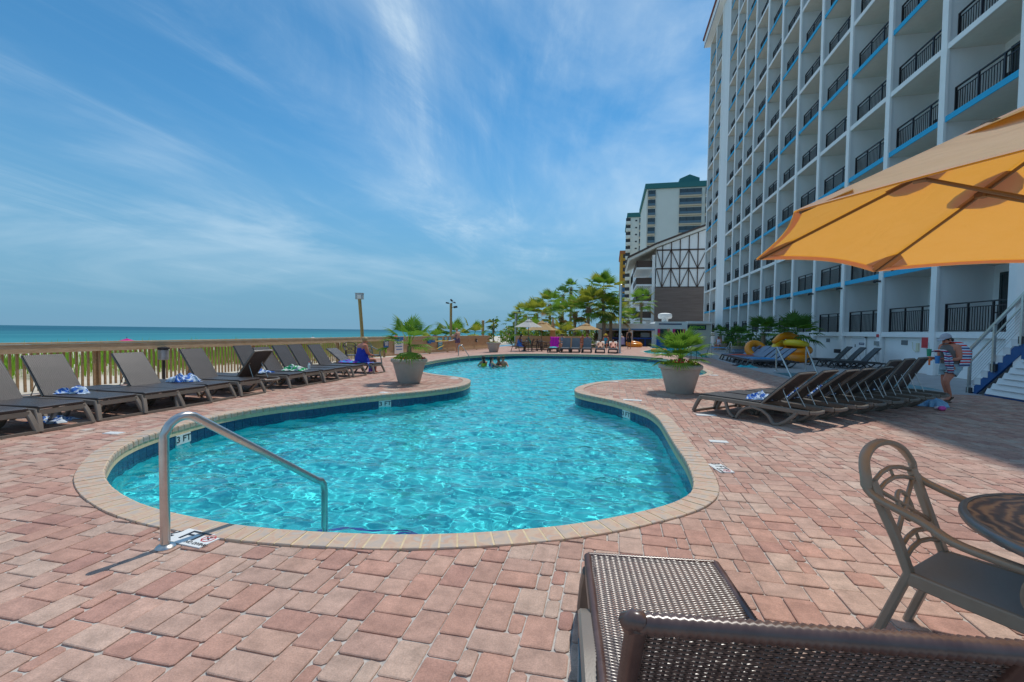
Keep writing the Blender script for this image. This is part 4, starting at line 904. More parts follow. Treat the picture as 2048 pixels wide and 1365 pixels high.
PALMS = [(1205, 583, 49, 2.3, 0, 40, 'tallest palm with two-tiered green crown beside the white pole', (-.25, 0)), (1178, 618, 47, 2.5, 1, 38, 'bushy yellow-green palm left of the tallest palm', (.1, 0)), (1222, 628, 52, 2.4, 1, 34, 'yellowing palm crown right behind the tallest trunk', (0, 0)),
         (1142, 577, 66, 1.5, 2, 26, 'small dark palm head highest above the middle of the clump', (0, 0)), (1126, 592, 64, 1.7, 2, 26, 'dark slender palm left of the small high palm head', (0, 0)), (1100, 612, 58, 2.4, 0, 34, 'green palm in the middle left of the clump', (0, 0)),
         (1150, 628, 50, 2.3, 0, 34, 'full green palm above the closed umbrella', (0, 0)), (1122, 636, 52, 2.3, 0, 32, 'green palm behind the tan umbrella', (0, 0)), (1072, 632, 54, 2.5, 1, 34, 'yellow-green palm above the white umbrella', (0, 0)), (1050, 634, 58, 2.2, 1, 28, 'leftmost tall palm of the clump beside the grey pole', (0, 0)),
         (1030, 648, 60, 1.9, 2, 24, 'low dark palm at the left end of the clump', (0, 0)), (1283, 608, 66, 2.3, 0, 30, 'palm with thick trunk before the timbered apartments', (0, 0)), (1256, 645, 64, 2.3, 0, 30, 'low palm crown between the white pole and the thick-trunked palm', (0, 0))]
for i, (px, py, Y, rad, k, n_, lab, ln_) in enumerate(PALMS): palm(px, py, Y, rad, None, k, n_, 20+i, lab, ln_)
crown(bpy.data.objects['palm_tree'], onY(1208, 606, 49).z, 26, 1.4, 1.15, 14, [LEAF[0], LEAF[2], LEAF[1]], 99, lo=-1.0, hi=.5, name='lower_crown', xy=(-.1, 0))
LOW = [(908, 672, 38, 2.1, 2, 'low fan palm behind the fence left of the leaning guest', 'low'), (946, 674, 40, 2.0, 1, 'low yellowing fan palm behind the fence right of the leaning guest', 'low'), (1128, 672, 43, 2.0, 1, 'low bright palm beside the closed umbrella', 'low'), (1062, 664, 45, 2.0, 0, 'low palm behind the white umbrella', ''), (1165, 684, 44, 1.5, 0, 'low palm behind the grey far loungers', ''), (1092, 668, 46, 1.7, 2, 'dark low palm behind the tan umbrella', ''), (868, 680, 36, 1.6, 1, 'tips of a low palm above the fence left of the spotlight pole', '')]
for i, (px, py, Y, rad, k, lab, _) in enumerate(LOW): palm(px, py+6, Y, rad, None, k, 22, 50+i, lab, (0, 0), -.1, False)
# flowering shrub mass at the left end of the palms
def shrub(name, c, rx, ry, rz, m, n, seed, label, leaf=.12, group=None):
    rg = random.Random(seed); e = empty(name, c, 0, label, 'shrub', group); mb = MB()
    for _ in range(n):
        while True:
            p = Vector((rg.uniform(-1, 1), rg.uniform(-1, 1), rg.uniform(-1, 1)))
            if .25 < p.length < 1: break
        bump = 1+.25*math.sin(p.x*5+seed)*math.sin(p.y*4+p.z*6); q = Vector((p.x*rx*bump, p.y*ry*bump, rz+p.z*rz*bump)); a = Vector((rg.gauss(0, 1), rg.gauss(0, 1), rg.gauss(0, 1))).normalized(); b = a.cross(Vector((rg.gauss(0, 1), rg.gauss(0, 1), rg.gauss(0, 1)))).normalized()
        s = leaf*rg.uniform(.6, 1.3); mb.cur = 0 if rg.random() < .6 else (1 if rg.random() < .75 or len(m) < 3 else 2); mb.add([q-a*s, q+b*s*.45, q+a*s, q-b*s*.45], ((0, 1, 2, 3),))
    mb.build('foliage', m, e); MB().tube([(0, 0, -.05), (0, 0, rz)], .04, 6).build('stem', M_trunk, e); return e
M_pink = leaf_mat('oleander_pink', (.45, .12, .14), (.6, .3, .25))
for i, (px, py, Y, rx, rz, lab) in enumerate([(1022, 690, 50, 1.6, 1.0, 'pinkish flowering shrub at the left end of the palms'), (1050, 690, 50, 2.0, .85, 'green shrub behind the board fence below the white umbrella'), (1090, 690, 52, 2.4, .8, 'green shrub behind the tan umbrella poles'), (1140, 690, 53, 2.5, 1.0, 'green shrub mass below the middle palms'), (1180, 690, 55, 2.2, 1.0, 'green shrub below the yellow palm')]):
    c = onY(px, py, Y); shrub('shrub', (c.x, Y, 0), rx, 1.2, rz, [LEAF[0], LEAF[1], M_pink] if i == 0 else [LEAF[0], LEAF[1]], 900, i, lab, .16, 'shrubs under the palms')

# ------------------------------------------------------------------ resin sun loungers
def weave_mat(name, c, c2, sc=90., rough=.38, stripe=True):
    m = mat(name, c, rough, spec=.55); t = m.node_tree; b = t.nodes['Principled BSDF']
    co = t.nodes.new('ShaderNodeTexCoord'); wv = t.nodes.new('ShaderNodeTexWave'); wv.bands_direction = 'Y'; wv.inputs['Scale'].default_value = 12; wv.inputs['Distortion'].default_value = .4
    t.links.new(co.outputs['Object'], wv.inputs['Vector']); w2 = t.nodes.new('ShaderNodeTexWave'); w2.bands_direction = 'X'; w2.inputs['Scale'].default_value = 30; t.links.new(co.outputs['Object'], w2.inputs['Vector'])
    mu = t.nodes.new('ShaderNodeMath'); mu.operation = 'MULTIPLY'; t.links.new(wv.outputs[1], mu.inputs[0]); t.links.new(w2.outputs[1], mu.inputs[1])
    n = t.nodes.new('ShaderNodeTexNoise'); n.inputs['Scale'].default_value = 5; n.inputs['Detail'].default_value = 5; t.links.new(co.outputs['Object'], n.inputs['Vector'])
    x = t.nodes.new('ShaderNodeMix'); x.data_type = 'RGBA'; x.inputs[6].default_value = (*c, 1); x.inputs[7].default_value = (*c2, 1); t.links.new(n.outputs[0], x.inputs[0]); t.links.new(x.outputs[2], b.inputs['Base Color'])
    bp = t.nodes.new('ShaderNodeBump'); bp.inputs['Strength'].default_value = .5; bp.inputs['Distance'].default_value = .006; t.links.new(mu.outputs[0], bp.inputs['Height']); t.links.new(bp.outputs[0], b.inputs['Normal'])
    return m
M_resin = mat('taupe_resin', (.185, .15, .12), .42, c2=(.235, .195, .16), vscale=3, spec=.5, bump=.06, bscale=120); M_sling = weave_mat('brown_weave', (.032, .025, .024), (.058, .045, .042))
M_darkres = mat('dark_frame', (.05, .048, .05), .45); M_gsling = weave_mat('grey_sling', (.10, .115, .135), (.16, .175, .2)); M_bsling = weave_mat('slate_blue_sling', (.10, .14, .22), (.15, .2, .3)); M_ksling = weave_mat('black_sling', (.022, .022, .026), (.035, .035, .04))
M_chrome = mat('thin_rod', (.5, .48, .45), .3, .9)
def arc(p0, p1, hgt, n_=9, pw=1.):
    out = []
    for i in range(n_):
        t = i/(n_-1); p = Vector(p0).lerp(Vector(p1), t); p.z += hgt*math.sin(pi*t)**pw; out.append(p)
    return out
def make_lounger(name, mf, ms, simple=False):
    e = empty(name); W = .30; SZ = .335
    for s in (-1, 1):
        y = s*W
        MB().rbar([(-.02, y, .29), (.3, y, .30), (.9, y, .295), (1.45, y, .285), (1.75, y*.98, .275), (1.86, y*.8, .27)], .05, .075).build('side_rail', mf, e, smooth=40)
        MB().rbar([(.0, y*.98, .30), (-.05, y*1.03, .22), (-.10, y*1.1, .1), (-.13, y*1.14, .015)], .055, .075, up=(0, 1, 0), scale=[1, 1, .95, .9]).build('leg', mf, e, smooth=40)
        MB().rbar([(.50, y, .28), (.53, y*1.02, .18), (.59, y*1.05, .08), (.68, y*1.07, .018)], .045, .06, up=(0, 1, 0)).build('leg', mf, e, smooth=40)
        MB().rbar([(.72, y*1.07, .018), (.78, y*1.06, .13), (.88, y*1.04, .215), (1.02, y*1.02, .245), (1.16, y*1.02, .22), (1.28, y*1.04, .14), (1.36, y*1.06, .02)], .045, .06, up=(0, 1, 0)).build('arch_brace', mf, e, smooth=40)
        MB().rbar([(1.36, y*1.06, .02), (1.44, y*1.06, .022), (1.55, y*1.05, .09), (1.66, y*1.03, .19), (1.72, y, .27)], .05, .065, up=(0, 1, 0)).build('leg', mf, e, smooth=40)
    MB().bar((-.125, -W*1.13, .022), (-.125, W*1.13, .022), .045, .036).build('foot_bar', mf, e); MB().bar((-.03, -W, .275), (-.03, W, .275), .045, .07).build('end_rail', mf, e)
    MB().bar((1.42, -W, .03), (1.42, W, .03), .04, .04).build('rear_bar', mf, e); MB().rbar([(1.86, -.24, .27), (1.91, -.12, .265), (1.92, 0, .265), (1.91, .12, .265), (1.86, .24, .27)], .05, .05).build('handle', mf, e, smooth=40)
    seat = MB().rbar([(-.05, 0, SZ), (.0, 0, SZ+.012), (.55, 0, SZ+.008), (1.12, 0, SZ+.006)], .58, .03, up=(0, 0, 1)).build('seat_panel', ms, e)
    bk = MB().rbar([(0, 0, 0), (.3, 0, .004), (.55, 0, .0), (.80, 0, -.012)], .58, .028).build('backrest', ms, e, (1.13, 0, SZ+.01)); MB().rbar([(.0, -.285, -.02), (.4, -.285, -.014), (.79, -.285, -.026), (.80, 0, -.03), (.79, .285, -.026), (.4, .285, -.014), (0, .285, -.02)], .03, .03).build('back_frame', mf, bk)
    for s in (-1, 1): MB().tube([(.42, s*.2, -.02), (.43, s*.2, -.04)], .012, 6).build('pivot', M_chrome, bk)
    return e
def set_back(e, th):
    for o in COL.objects:
        if o.parent is e and o.name.startswith('backrest'): o.rotation_euler = (0, -th, 0)
    if th > .2:                                     # prop rods from the back to the rear rails
        for s in (-1, 1):
            p = Vector((1.13+.42*math.cos(th), s*.2, .345+.42*math.sin(th)-.03)); MB().tube([p, (1.13+.42*math.cos(th)+.16, s*.23, .29)], .008, 6).build('prop_rod', M_chrome, e)
PRO = {}
def lounger(kind, loc, rz, th, label, group, name='sun_lounger'):
    mf, ms = {'brown': (M_resin, M_sling), 'grey': (M_darkres, M_gsling), 'blue': (M_darkres, M_bsling), 'black': (M_darkres, M_ksling), 'silver': (mat('silver_resin', (.3, .3, .31), .4), M_gsling)}[kind] if kind not in PRO else (None, None)
    if kind not in PRO:
        e = make_lounger(name, mf, ms); PRO[kind] = (e, {o.name for o in COL.objects if o.parent is e}); e.location = loc; e.rotation_euler = (0, 0, rz); tag(e, label, 'lounger', group); e['_n'] = 1; del e['_n']
    else:
        p, keep_ = PRO[kind]; c = empty(name, loc, rz, label, 'lounger', group)
        for k in keep_:
            q = bpy.data.objects[k]; n_ = q.copy(); COL.objects.link(n_); n_.parent = c
            for g in [x for x in COL.objects if x.parent is q]: h_ = g.copy(); COL.objects.link(h_); h_.parent = n_
        e = c
    set_back(e, th); return e
U55 = R(56)
LROW = [(4.42, R(50), 0, 'brown lounger at the far left edge of which only the foot shows'), (5.12, R(54), 0, 'leftmost lounger whose whole foot end shows, backrest cut by the frame'), (5.92, U55, 0, 'brown lounger with a blue towel by its raised ribbed back, second from left edge'), (6.62, 0, 0, 'flat brown lounger left of the grey fence lantern'),
        (7.22, R(55), 0, 'raised brown lounger in front of the grey fence lantern'), (7.9, 0, 0, 'flat lounger with a crumpled blue and white towel'), (8.72, R(52), 0, 'raised lounger just behind the one turned around'), (9.45, R(52), pi, 'brown lounger turned around with its back towards the pool'),
        (10.2, R(60), 0, 'upright lounger partly hidden behind the turned-around one'), (10.93, R(55), 0, 'lounger with a green and white towel on its seat'), (11.6, R(54), 0, 'raised lounger right of the green towel, fifth from the woman in blue'), (12.3, R(54), 0, 'raised lounger two before the woman in blue'), (13.15, R(54), 0, 'raised lounger next to the woman in blue'), (14.35, R(40), 0, 'lounger at the planter end with the woman in blue sitting on it')]
LG = 'brown loungers along the picket fence'; LOBJ = []
for i, (y, th, fl, lab) in enumerate(LROW):
    x = -7.92 if not fl else -9.75
    LOBJ.append(lounger('brown', (x+rnd.uniform(-.05, .05), y, 0), (pi if not fl else 0)+rnd.uniform(-.07, .07), th+(rnd.uniform(-.09, .09) if th else 0), lab, LG))
RG = 'brown loungers in the row before the stair'; RAX = math.atan2(-.70, .715)
RL = ['nearest lounger of the right-hand row, foot by the white tile', 'second lounger of the right-hand row', 'third lounger of the right-hand row', 'fourth lounger of the right-hand row', 'fifth lounger of the right-hand row', 'sixth lounger of the right-hand row with a steeper back', 'seventh lounger of the right-hand row with a nearly upright back', 'lounger at the end of the right-hand row beside the walking woman']
for i in range(8):
    p = Vector((1.93, 9.42, 0))+Vector((.512, .437, 0))*i*1.0
    lounger('brown', (p.x, p.y, 0), RAX+rnd.uniform(-.03, .03), R([44, 45, 44, 45, 46, 58, 60, 62][i]), RL[i], RG)
# loungers along the hotel, in its shade
BG = 'dark loungers along the hotel wall'
for i in range(8):
    lounger('blue', (6.35+.06*i*.3, 22.6+i*.84, 0), rnd.uniform(-.08, .08)+R(4), R([42, 40, 43, 40, 44, 40, 42, 40][i]), ORD[i]+' slate blue lounger of the shaded row, counted from the handrails', BG)
for i in range(7):
    lounger('blue', (7.7+.3*i, 31.2+i*1.3, 0), R(6), R(35), ORD[i]+' lounger of the distant shaded row beyond the rails, counted from the near end', BG)
for i in range(3): lounger('black', (9.75+i*.12, 25.2-i*.95, 0), R(-4), R(50), ['leftmost', 'middle', 'rightmost'][i]+' of three black loungers against the white hotel wall', 'black loungers by the service door')
# far row facing the pool
FG = 'grey loungers at the far end of the pool'
for i, (px, th, lab) in enumerate([(1104, 66, 'far lounger covered with a magenta towel'), (1128.6, 62, 'plain grey far lounger right of the magenta towel'), (1148.4, 62, 'second plain grey far lounger from the magenta towel'), (1172.5, 62, 'pale grey far lounger in front of the seated guests'), (1199.7, 38, 'far lounger with a sunbather in teal'), (1226, 38, 'far lounger with a sunbather in blue next to the white pole')]):
    p = gp(px, 706+.012*(px-1104)); lounger('grey', (p.x, p.y+.2, 0), pi/2, R(th), lab, FG)

# ------------------------------------------------------------------ foreground wicker chaise
M_wick = mat('wicker_strand', (.062, .041, .036), .27, c2=(.11, .074, .064), vscale=40, spec=.65); M_wick2 = mat('wicker_wrap', (.085, .045, .038), .28, c2=(.14, .085, .07), vscale=14, stretch=(1, 1, 1), spec=.65)
def weave(W_, L_, rows, stakes, seed):
    """over-and-under woven strands; panel in local x (length) / y (width)"""
    rg = random.Random(seed); mb = MB(); sp_ = W_/stakes; rs_ = L_/rows; hw = rs_*.60
    for r_ in range(rows):
        x = (r_+.5)*rs_; o = len(mb.v); n_ = stakes*2+1; w_ = hw*rg.uniform(.9, 1.08); dx = rg.uniform(-.0006, .0006)
        for i in range(n_):
            y = -W_/2+i*sp_/2; z = .0026*math.sin(pi*(i/2.+.5)+(pi if r_ % 2 else 0))
            mb.v += [(x+dx-w_, y, z-.0012), (x+dx, y, z+.0014), (x+dx+w_, y, z-.0012)]
        for i in range(n_-1):
            for k in (0, 1): a = o+i*3+k; mb.f.append((a, a+1, a+4, a+3)); mb.mi.append(0)
    for s in range(stakes+1):
        y = -W_/2+s*sp_-sp_/2+sp_/2; mb.bar((0, y, 0), (L_, y, 0), .006, .003)
    return mb
def wrapped(pts, r_, step=.0075):
    P = resample(pts, step, False); return MB().tube(P, 1., 10, scale=[r_*(1 if i % 2 else .80) for i in range(len(P))])
fa = Vector((.19-.03, -1.49, 0)).normalized(); cha = empty('wicker_chaise', (.225, 2.40, 0), math.atan2(fa.y, fa.x), 'dark brown wicker chaise longue in the foreground with its back raised', 'lounger')
SZ2, SL, SWd = .345, 1.18, .63
weave(SWd, SL, 150, 22, 1).build('seat_weave', M_wick, cha, (0, 0, SZ2), smooth=True)
hh = SWd/2+.004
wrapped([(0, -hh, SZ2-.01), (SL, -hh, SZ2-.01)], .02).build('seat_edge', M_wick2, cha, smooth=True); wrapped([(0, hh, SZ2-.01), (SL, hh, SZ2-.01)], .02).build('seat_edge', M_wick2, cha, smooth=True); wrapped([(0, -hh, SZ2-.008), (0, hh, SZ2-.008)], .018).build('seat_edge', M_wick2, cha, smooth=True)
BTH = R(62); BL = .70
bkr = weave(SWd+.01, BL, 92, 22, 2).build('back_weave', M_wick, cha, (SL+.01, 0, SZ2+.005), smooth=True, rot=(0, -BTH, 0))
wrapped([(-.01, -hh-.012, -.004), (BL, -hh-.012, -.004)], .021).build('back_edge', M_wick2, bkr, smooth=True); wrapped([(-.01, hh+.012, -.004), (BL, hh+.012, -.004)], .021).build('back_edge', M_wick2, bkr, smooth=True); wrapped([(BL, -hh-.012, -.004), (BL, hh+.012, -.004)], .021).build('top_edge', M_wick2, bkr, smooth=True)
for s in (-1, 1): wrapped([(BL+.004, s*(hh+.004), -.004), (BL+.012, s*(hh+.016), -.004), (BL+.004, s*(hh+.028), -.004), (BL-.012, s*(hh+.02), -.004)], .019, .006).build('corner_knot', M_wick2, bkr, smooth=True)
for s in (-1, 1):
    y = s*(hh-.005)
    MB().rbar([(.02, y, SZ2-.05), (SL, y, SZ2-.055), (SL+.62, y, SZ2-.06)], .045, .07).build('side_rail', M_resin, cha); MB().rbar([(.06, y, SZ2-.06), (.0, y*1.03, .18), (-.06, y*1.06, 0.01)], .05, .07, up=(0, 1, 0)).build('leg', M_resin, cha); MB().rbar([(SL+.55, y, SZ2-.06), (SL+.45, y*1.03, .15), (SL+.38, y*1.05, .01)], .05, .07, up=(0, 1, 0)).build('leg', M_resin, cha)
    MB().rbar([(.30, y*1.06, .012), (.33, y*1.10, .16), (.40, y*1.12, .27), (.50, y*1.13, .315), (.75, y*1.13, .32), (.95, y*1.12, .26), (1.05, y*1.08, .012)], .05, .065, up=(0, 1, 0)).build('arch_brace', M_resin, cha, smooth=40)
tag(MB().box((0, 0, 0), (.16, .12, .24)).build('blue_cooler', mat('cooler_blue', (.12, .24, .30), .6), loc=(-.02, 1.80, .12), rot=(0, 0, .1)), 'small blue-grey box standing under the foreground wicker chaise', 'box')

# ------------------------------------------------------------------ patio chair, table and umbrella at right
M_cast = mat('bronze_casting', (.34, .27, .20), .42, .15, c2=(.40, .325, .25), vscale=6, bump=.04, bscale=160)
M_cseat = mat('sling_seat', (.27, .28, .275), .5, c2=(.33, .335, .33), vscale=60, stretch=(1, 6, 1))
def patio_chair(loc, rz, label, m=None, ms=None, name='patio_chair', group=None):
    m = m or M_cast; ms = ms or M_cseat; e = empty(name, loc, rz, label, 'chair', group)
    bx = lambda z: -.205-(z-.43)*.40
    half = [(.215, .275, .622), (.10, .285, .632), (-.04, .28, .648), (-.15, .262, .69), (bx(.75), .262, .75), (bx(.83), .255, .83), (bx(.90), .205, .90), (bx(.94), .11, .94)]
    loop = half+[(bx(.952), 0, .952)]+[(x, -y, z) for x, y, z in half[::-1]]
    MB().rbar(catmull(loop, 4, False), .045, .026).build('arm_loop', m, e, smooth=50)
    for s in (-1, 1):
        MB().rbar([(-.34, s*.215, 0.0), (-.27, s*.205, .22), (-.205, s*.20, .42), (bx(.55), s*.20, .55), (bx(.72), s*.222, .72), (bx(.80), s*.222, .80)], .034, .055, up=(0, 1, 0)).build('leg', m, e, smooth=40)
        MB().rbar(catmull([(.30, s*.255, 0.0), (.26, s*.25, .22), (.215, s*.245, .40), (.17, s*.25, .50), (.18, s*.268, .58), (.215, s*.275, .617)], 3, False), .034, .05, up=(0, 1, 0)).build('leg', m, e, smooth=40)
        MB().rbar([(-.2, s*.21, .40), (.0, s*.23, .40), (.22, s*.245, .40)], .03, .06).build('seat_rail', m, e)
    st_ = MB(); nx, ny = 7, 7
    for sgn in (0, -.022):
        for i in range(nx):
            for j in range(ny):
                u, v = i/(nx-1), j/(ny-1)*2-1; st_.v.append((-.21+.45*u, v*(.195+.045*u), .432-.018*math.sin(pi*u)*(1-v*v*.6)-(.018*(u > .9))+sgn))
    for k in range(2):
        for i in range(nx-1):
            for j in range(ny-1): a = k*nx*ny+i*ny+j; st_.f.append((a, a+1, a+ny+1, a+ny)); st_.mi.append(0)
    st_.build('seat', ms, e, smooth=True)
    B = lambda y, z: (bx(z), y, z)
    def inf(name_, pts, r_=.011): MB().tube([B(*p) for p in pts], r_, 8).build(name_, m, e, smooth=True)
    inf('back_bar', [(-.2, .80), (-.1, .825), (0, .835), (.1, .825), (.2, .80)]); inf('back_bar', [(-.205, .755), (-.1, .78), (0, .79), (.1, .78), (.205, .755)]); inf('back_bar', [(-.2, .52), (-.1, .545), (0, .555), (.1, .545), (.2, .52)]); inf('back_bar', [(-.2, .475), (-.1, .5), (0, .51), (.1, .5), (.2, .475)])
    inf('back_tie', [(0, .79), (0, .835)], .008); inf('back_tie', [(0, .51), (0, .555)], .008)
    inf('back_cross', [(-.2, .765), (0, .665), (.2, .56)]); inf('back_cross', [(.2, .765), (0, .665), (-.2, .56)])
    MB().tube([B(.062*math.cos(a), .665+.062*math.sin(a)) for a in [2*pi*i/24 for i in range(24)]], .011, 8, closed=True, up=(1, 0, .27)).build('back_ring', m, e, smooth=True)
    return e
patio_chair((1.64, 2.36, 0), R(-48), 'bronze cast patio chair with a ring-patterned back pulled up to the round table')
TC = Vector((2.08, 2.15, 0)); tbl = empty('patio_table', TC, 0, 'round patio table with a swirled brown top and grey rim', 'table')
def swirl_mat():
    m = mat('swirl_top', (.2, .12, .06), .28, spec=.6); t = m.node_tree; b = t.nodes['Principled BSDF']; co = t.nodes.new('ShaderNodeTexCoord')
    wv = t.nodes.new('ShaderNodeTexWave'); wv.wave_type = 'RINGS'; wv.rings_direction = 'Z'; wv.inputs['Scale'].default_value = 5.5; wv.inputs['Distortion'].default_value = 7; wv.inputs['Detail'].default_value = 4; wv.inputs['Detail Scale'].default_value = 1.6; t.links.new(co.outputs['Object'], wv.inputs['Vector'])
    rp = t.nodes.new('ShaderNodeValToRGB'); cr = rp.color_ramp; cr.elements[0].color = (.06, .036, .026, 1); cr.elements[1].color = (.50, .30, .13, 1); e_ = cr.elements.new(.45); e_.color = (.17, .10, .06, 1); e_ = cr.elements.new(.72); e_.color = (.33, .20, .10, 1)
    n = t.nodes.new('ShaderNodeTexNoise'); n.inputs['Scale'].default_value = 4.5; n.inputs['Detail'].default_value = 4; t.links.new(co.outputs['Object'], n.inputs['Vector']); ml = t.nodes.new('ShaderNodeMath'); ml.operation = 'MULTIPLY_ADD'; ml.inputs[1].default_value = .75; t.links.new(wv.outputs[1], ml.inputs[0]); sb = t.nodes.new('ShaderNodeMath'); sb.operation = 'MULTIPLY_ADD'; sb.inputs[1].default_value = .9; sb.inputs[2].default_value = -.32; t.links.new(n.outputs[0], sb.inputs[0]); t.links.new(sb.outputs[0], ml.inputs[2])
    t.links.new(ml.outputs[0], rp.inputs[0]); t.links.new(rp.outputs[0], b.inputs['Base Color']); return m
TR = .585; MB().lathe([(TR-.028, .716), (TR-.028, .722), (.03, .722)], 64).build('table_top', swirl_mat(), tbl); MB().lathe([(TR-.027, .69), (TR-.027, .724), (TR-.012, .7265), (TR, .718), (TR+.002, .70), (TR-.008, .684), (TR-.06, .682)], 64, cap=False).build('rim', mat('rim_grey', (.22, .225, .225), .35, .5, var=.1, vscale=10), tbl, smooth=50)
MB().lathe([(.3, 0), (.3, .03), (.1, .06), (.05, .1), (.045, .69), (.25, .70)], 24).build('pedestal', M_cast, tbl, smooth=40)
# umbrella
M_canvas = cloth_mat('tan_canvas', (.74, .60, .42), .50, c2=(.80, .67, .5), tc_=(.95, .40, .02), wrinkle=.35); M_umbrod = mat('umbrella_bronze', (.22, .14, .075), .45, .2)
M_patch = cloth_mat('canvas_patch', (.5, .33, .16), .25, tc_=(.5, .22, .05))
def umbrella(loc, R_, ze, za, ph, label, mc, mp, detail=True, vent=True, sides=8, group=None, mpatch=None, tube_r=.021):
    e = empty('market_umbrella', loc, 0, label, 'umbrella', group); c = MB(); nr = 10 if detail else 4; ns_ = 8 if detail else 3; r0 = .16*R_ if vent else .02
    zf = lambda t: za+(ze-za)*t
    def pt(k, s, t):
        a0, a1 = ph+2*pi*k/sides, ph+2*pi*(k+1)/sides; P0 = Vector((math.cos(a0), math.sin(a0), 0)); P1 = Vector((math.cos(a1), math.sin(a1), 0)); p = P0.lerp(P1, s); r_ = r0+(R_-r0)*t; sag = math.sin(pi*s)
        q = p*r_*(1-.035*sag*t); q.z = zf(r_/R_)+.025*sag*math.sin(pi*min(1, t*.9))*R_/1.5*-1.2+.035*sag*t*t*R_/1.5; return q
    for k in range(sides):
        o = len(c.v)
        for i in range(nr+1):
            for j in range(ns_+1): c.v.append(tuple(pt(k, j/ns_, i/nr)))
        for i in range(nr):
            for j in range(ns_): a = o+i*(ns_+1)+j; c.f.append((a, a+1, a+ns_+2, a+ns_+1)); c.mi.append(0)
    cn = c.build('canopy', mc, e, smooth=30)
    if detail:
        hm_ = MB()
        for k in range(sides):
            o = len(hm_.v)
            for j in range(ns_+1): q = pt(k, j/ns_, 1.); q2 = pt(k, j/ns_, .97); hm_.v += [tuple(q+Vector((0, 0, -.006))), tuple(q2+Vector((0, 0, -.004)))]
            for j in range(ns_): a = o+2*j; hm_.f.append((a, a+1, a+3, a+2)); hm_.mi.append(0)
        hm_.build('hem', mc, cn)
    if vent:
        v = MB(); rv = .30*R_; zv = zf(.16)+.07
        for k in range(sides):
            o = len(v.v)
            for i in range(4):
                for j in range(5):
                    s = j/4; a0, a1 = ph+2*pi*k/sides, ph+2*pi*(k+1)/sides; P = Vector((math.cos(a0), math.sin(a0), 0)).lerp(Vector((math.cos(a1), math.sin(a1), 0)), s)*(rv*i/3); z = za+.10*R_/1.5-(za+.10*R_/1.5-zf(.30)-.035*R_/1.5)*(i/3)+.05*R_/1.5*math.sin(pi*s)*(i/3)**2; v.v.append((P.x, P.y, z))
            for i in range(3):
                for j in range(4): a = o+i*5+j; v.f.append((a, a+1, a+6, a+5)); v.mi.append(0)
        v.build('vent_cap', mc, cn, smooth=30)
    MB().tube([(0, 0, 0 if detail else 0), (0, 0, za+.1)], tube_r, 12).build('pole', mp, e, smooth=40); MB().lathe([(.0, 0), (.035, .03), (.02, .09), (.005, .12)], 10, (0, 0, za+.12*R_/1.5), cap=False).build('finial', mp, e)
    for k in range(sides):
        a = ph+2*pi*k/sides; d = Vector((math.cos(a), math.sin(a), 0)); p0 = d*.05; p0.z = zf(.03)-.03; p1 = d*(R_*.985); p1.z = zf(.985)-.014; rb = MB().bar(p0, p1, .010 if detail else .02, .013).build('rib', mp, e)
        if detail:
            pm = d*(R_*.52); pm.z = zf(.52)-.025; pl = d*.06; pl.z = ze-.02; MB().tube([pl, pm], .010, 8).build('strut', mp, rb); MB().box(tuple(pm), (.05, .05, .035), a).build('joint', mp, rb)
            if mpatch:
                n1, n2 = Vector((math.cos(a-.10), math.sin(a-.10), 0)), Vector((math.cos(a+.10), math.sin(a+.10), 0)); q = MB()
                tri = [d*(R_*.995), n1*(R_*.93), d*(R_*.86), n2*(R_*.93)]; q.add([(p.x, p.y, zf(p.length/R_)-.012) for p in tri], ((0, 1, 2, 3),)); q.build('corner_pocket', mpatch, rb)
                tri = [d*(R_*.62)]+[(d*(R_*.52)+Vector((-d.y, d.x, 0))*(.16*math.cos(b_))+d*(.13*math.sin(b_))) for b_ in [2*pi*i/14 for i in range(14)]]
                q = MB(); q.add([(p.x, p.y, zf(p.length/R_)-.006) for p in tri[1:]], (tuple(range(14)),)); q.build('reinforcing_patch', mpatch, rb)
    if detail: MB().lathe([(.045, ze-.06), (.045, ze+.02)], 12).lathe([(.045, za-.09), (.045, za-.02)], 12).build('hub', mp, e)
    return e
umbrella((TC.x+.03, TC.y+.03, 0), 1.5, 1.95, 2.66, R(147.6), 'large tan canvas umbrella over the round table at the right edge', M_canvas, M_umbrod, True, True, 8, None, M_patch)

# ------------------------------------------------------------------ handrails and ladder
def handrail(name, pts, label, r_=.029, plate=True, cat='handrail'):
    e = empty(name, pts[0], 0, label, cat); o = Vector(pts[0])
    MB().tube([p-o for p in [Vector(q) for q in pts]], r_, 14).build('rail', M_steel, e, smooth=50)
    if plate: MB().lathe([(.062, 0), (.062, .008), (.05, .022), (.026, .03)], 20).build('base_flange', M_steel, e, smooth=40)
    for k in COL.objects:
        if k.parent is e: k.cycles.is_caustics_receiver = True
    return e
hb0 = gp(331, 1096); he = gp(649, 1052, -.29); kz = onY(641, 966, he.y).z
d0 = Vector((he.x-hb0.x, he.y-hb0.y, 0)); d0n = d0.normalized(); RB = .13; ztop = .885
pts_ = [(hb0.x, hb0.y, 0), (hb0.x, hb0.y, .4), (hb0.x, hb0.y, ztop-RB-.02)]; slope_end = Vector((he.x, he.y, kz))
for i in range(1, 9): a = pi*.62*i/8; q = hb0+d0n*(RB*(1-math.cos(a))); pts_.append((q.x, q.y, ztop-RB-.02+RB*math.sin(a)*1.15))
l0 = Vector(pts_[-1]); kn = slope_end-d0n*.07+Vector((0, 0, .045)); pts_ += [tuple(l0.lerp(kn, t)) for t in (.3, .7, 1.)]
for t in (.35, .7, 1): q = kn.lerp(slope_end, t); q.z = kn.z-(.045+.05)*t**2; pts_.append((kn.x+(slope_end.x-kn.x)*math.sin(t*pi/2), kn.y+(slope_end.y-kn.y)*math.sin(t*pi/2), kn.z-.11*t*t))
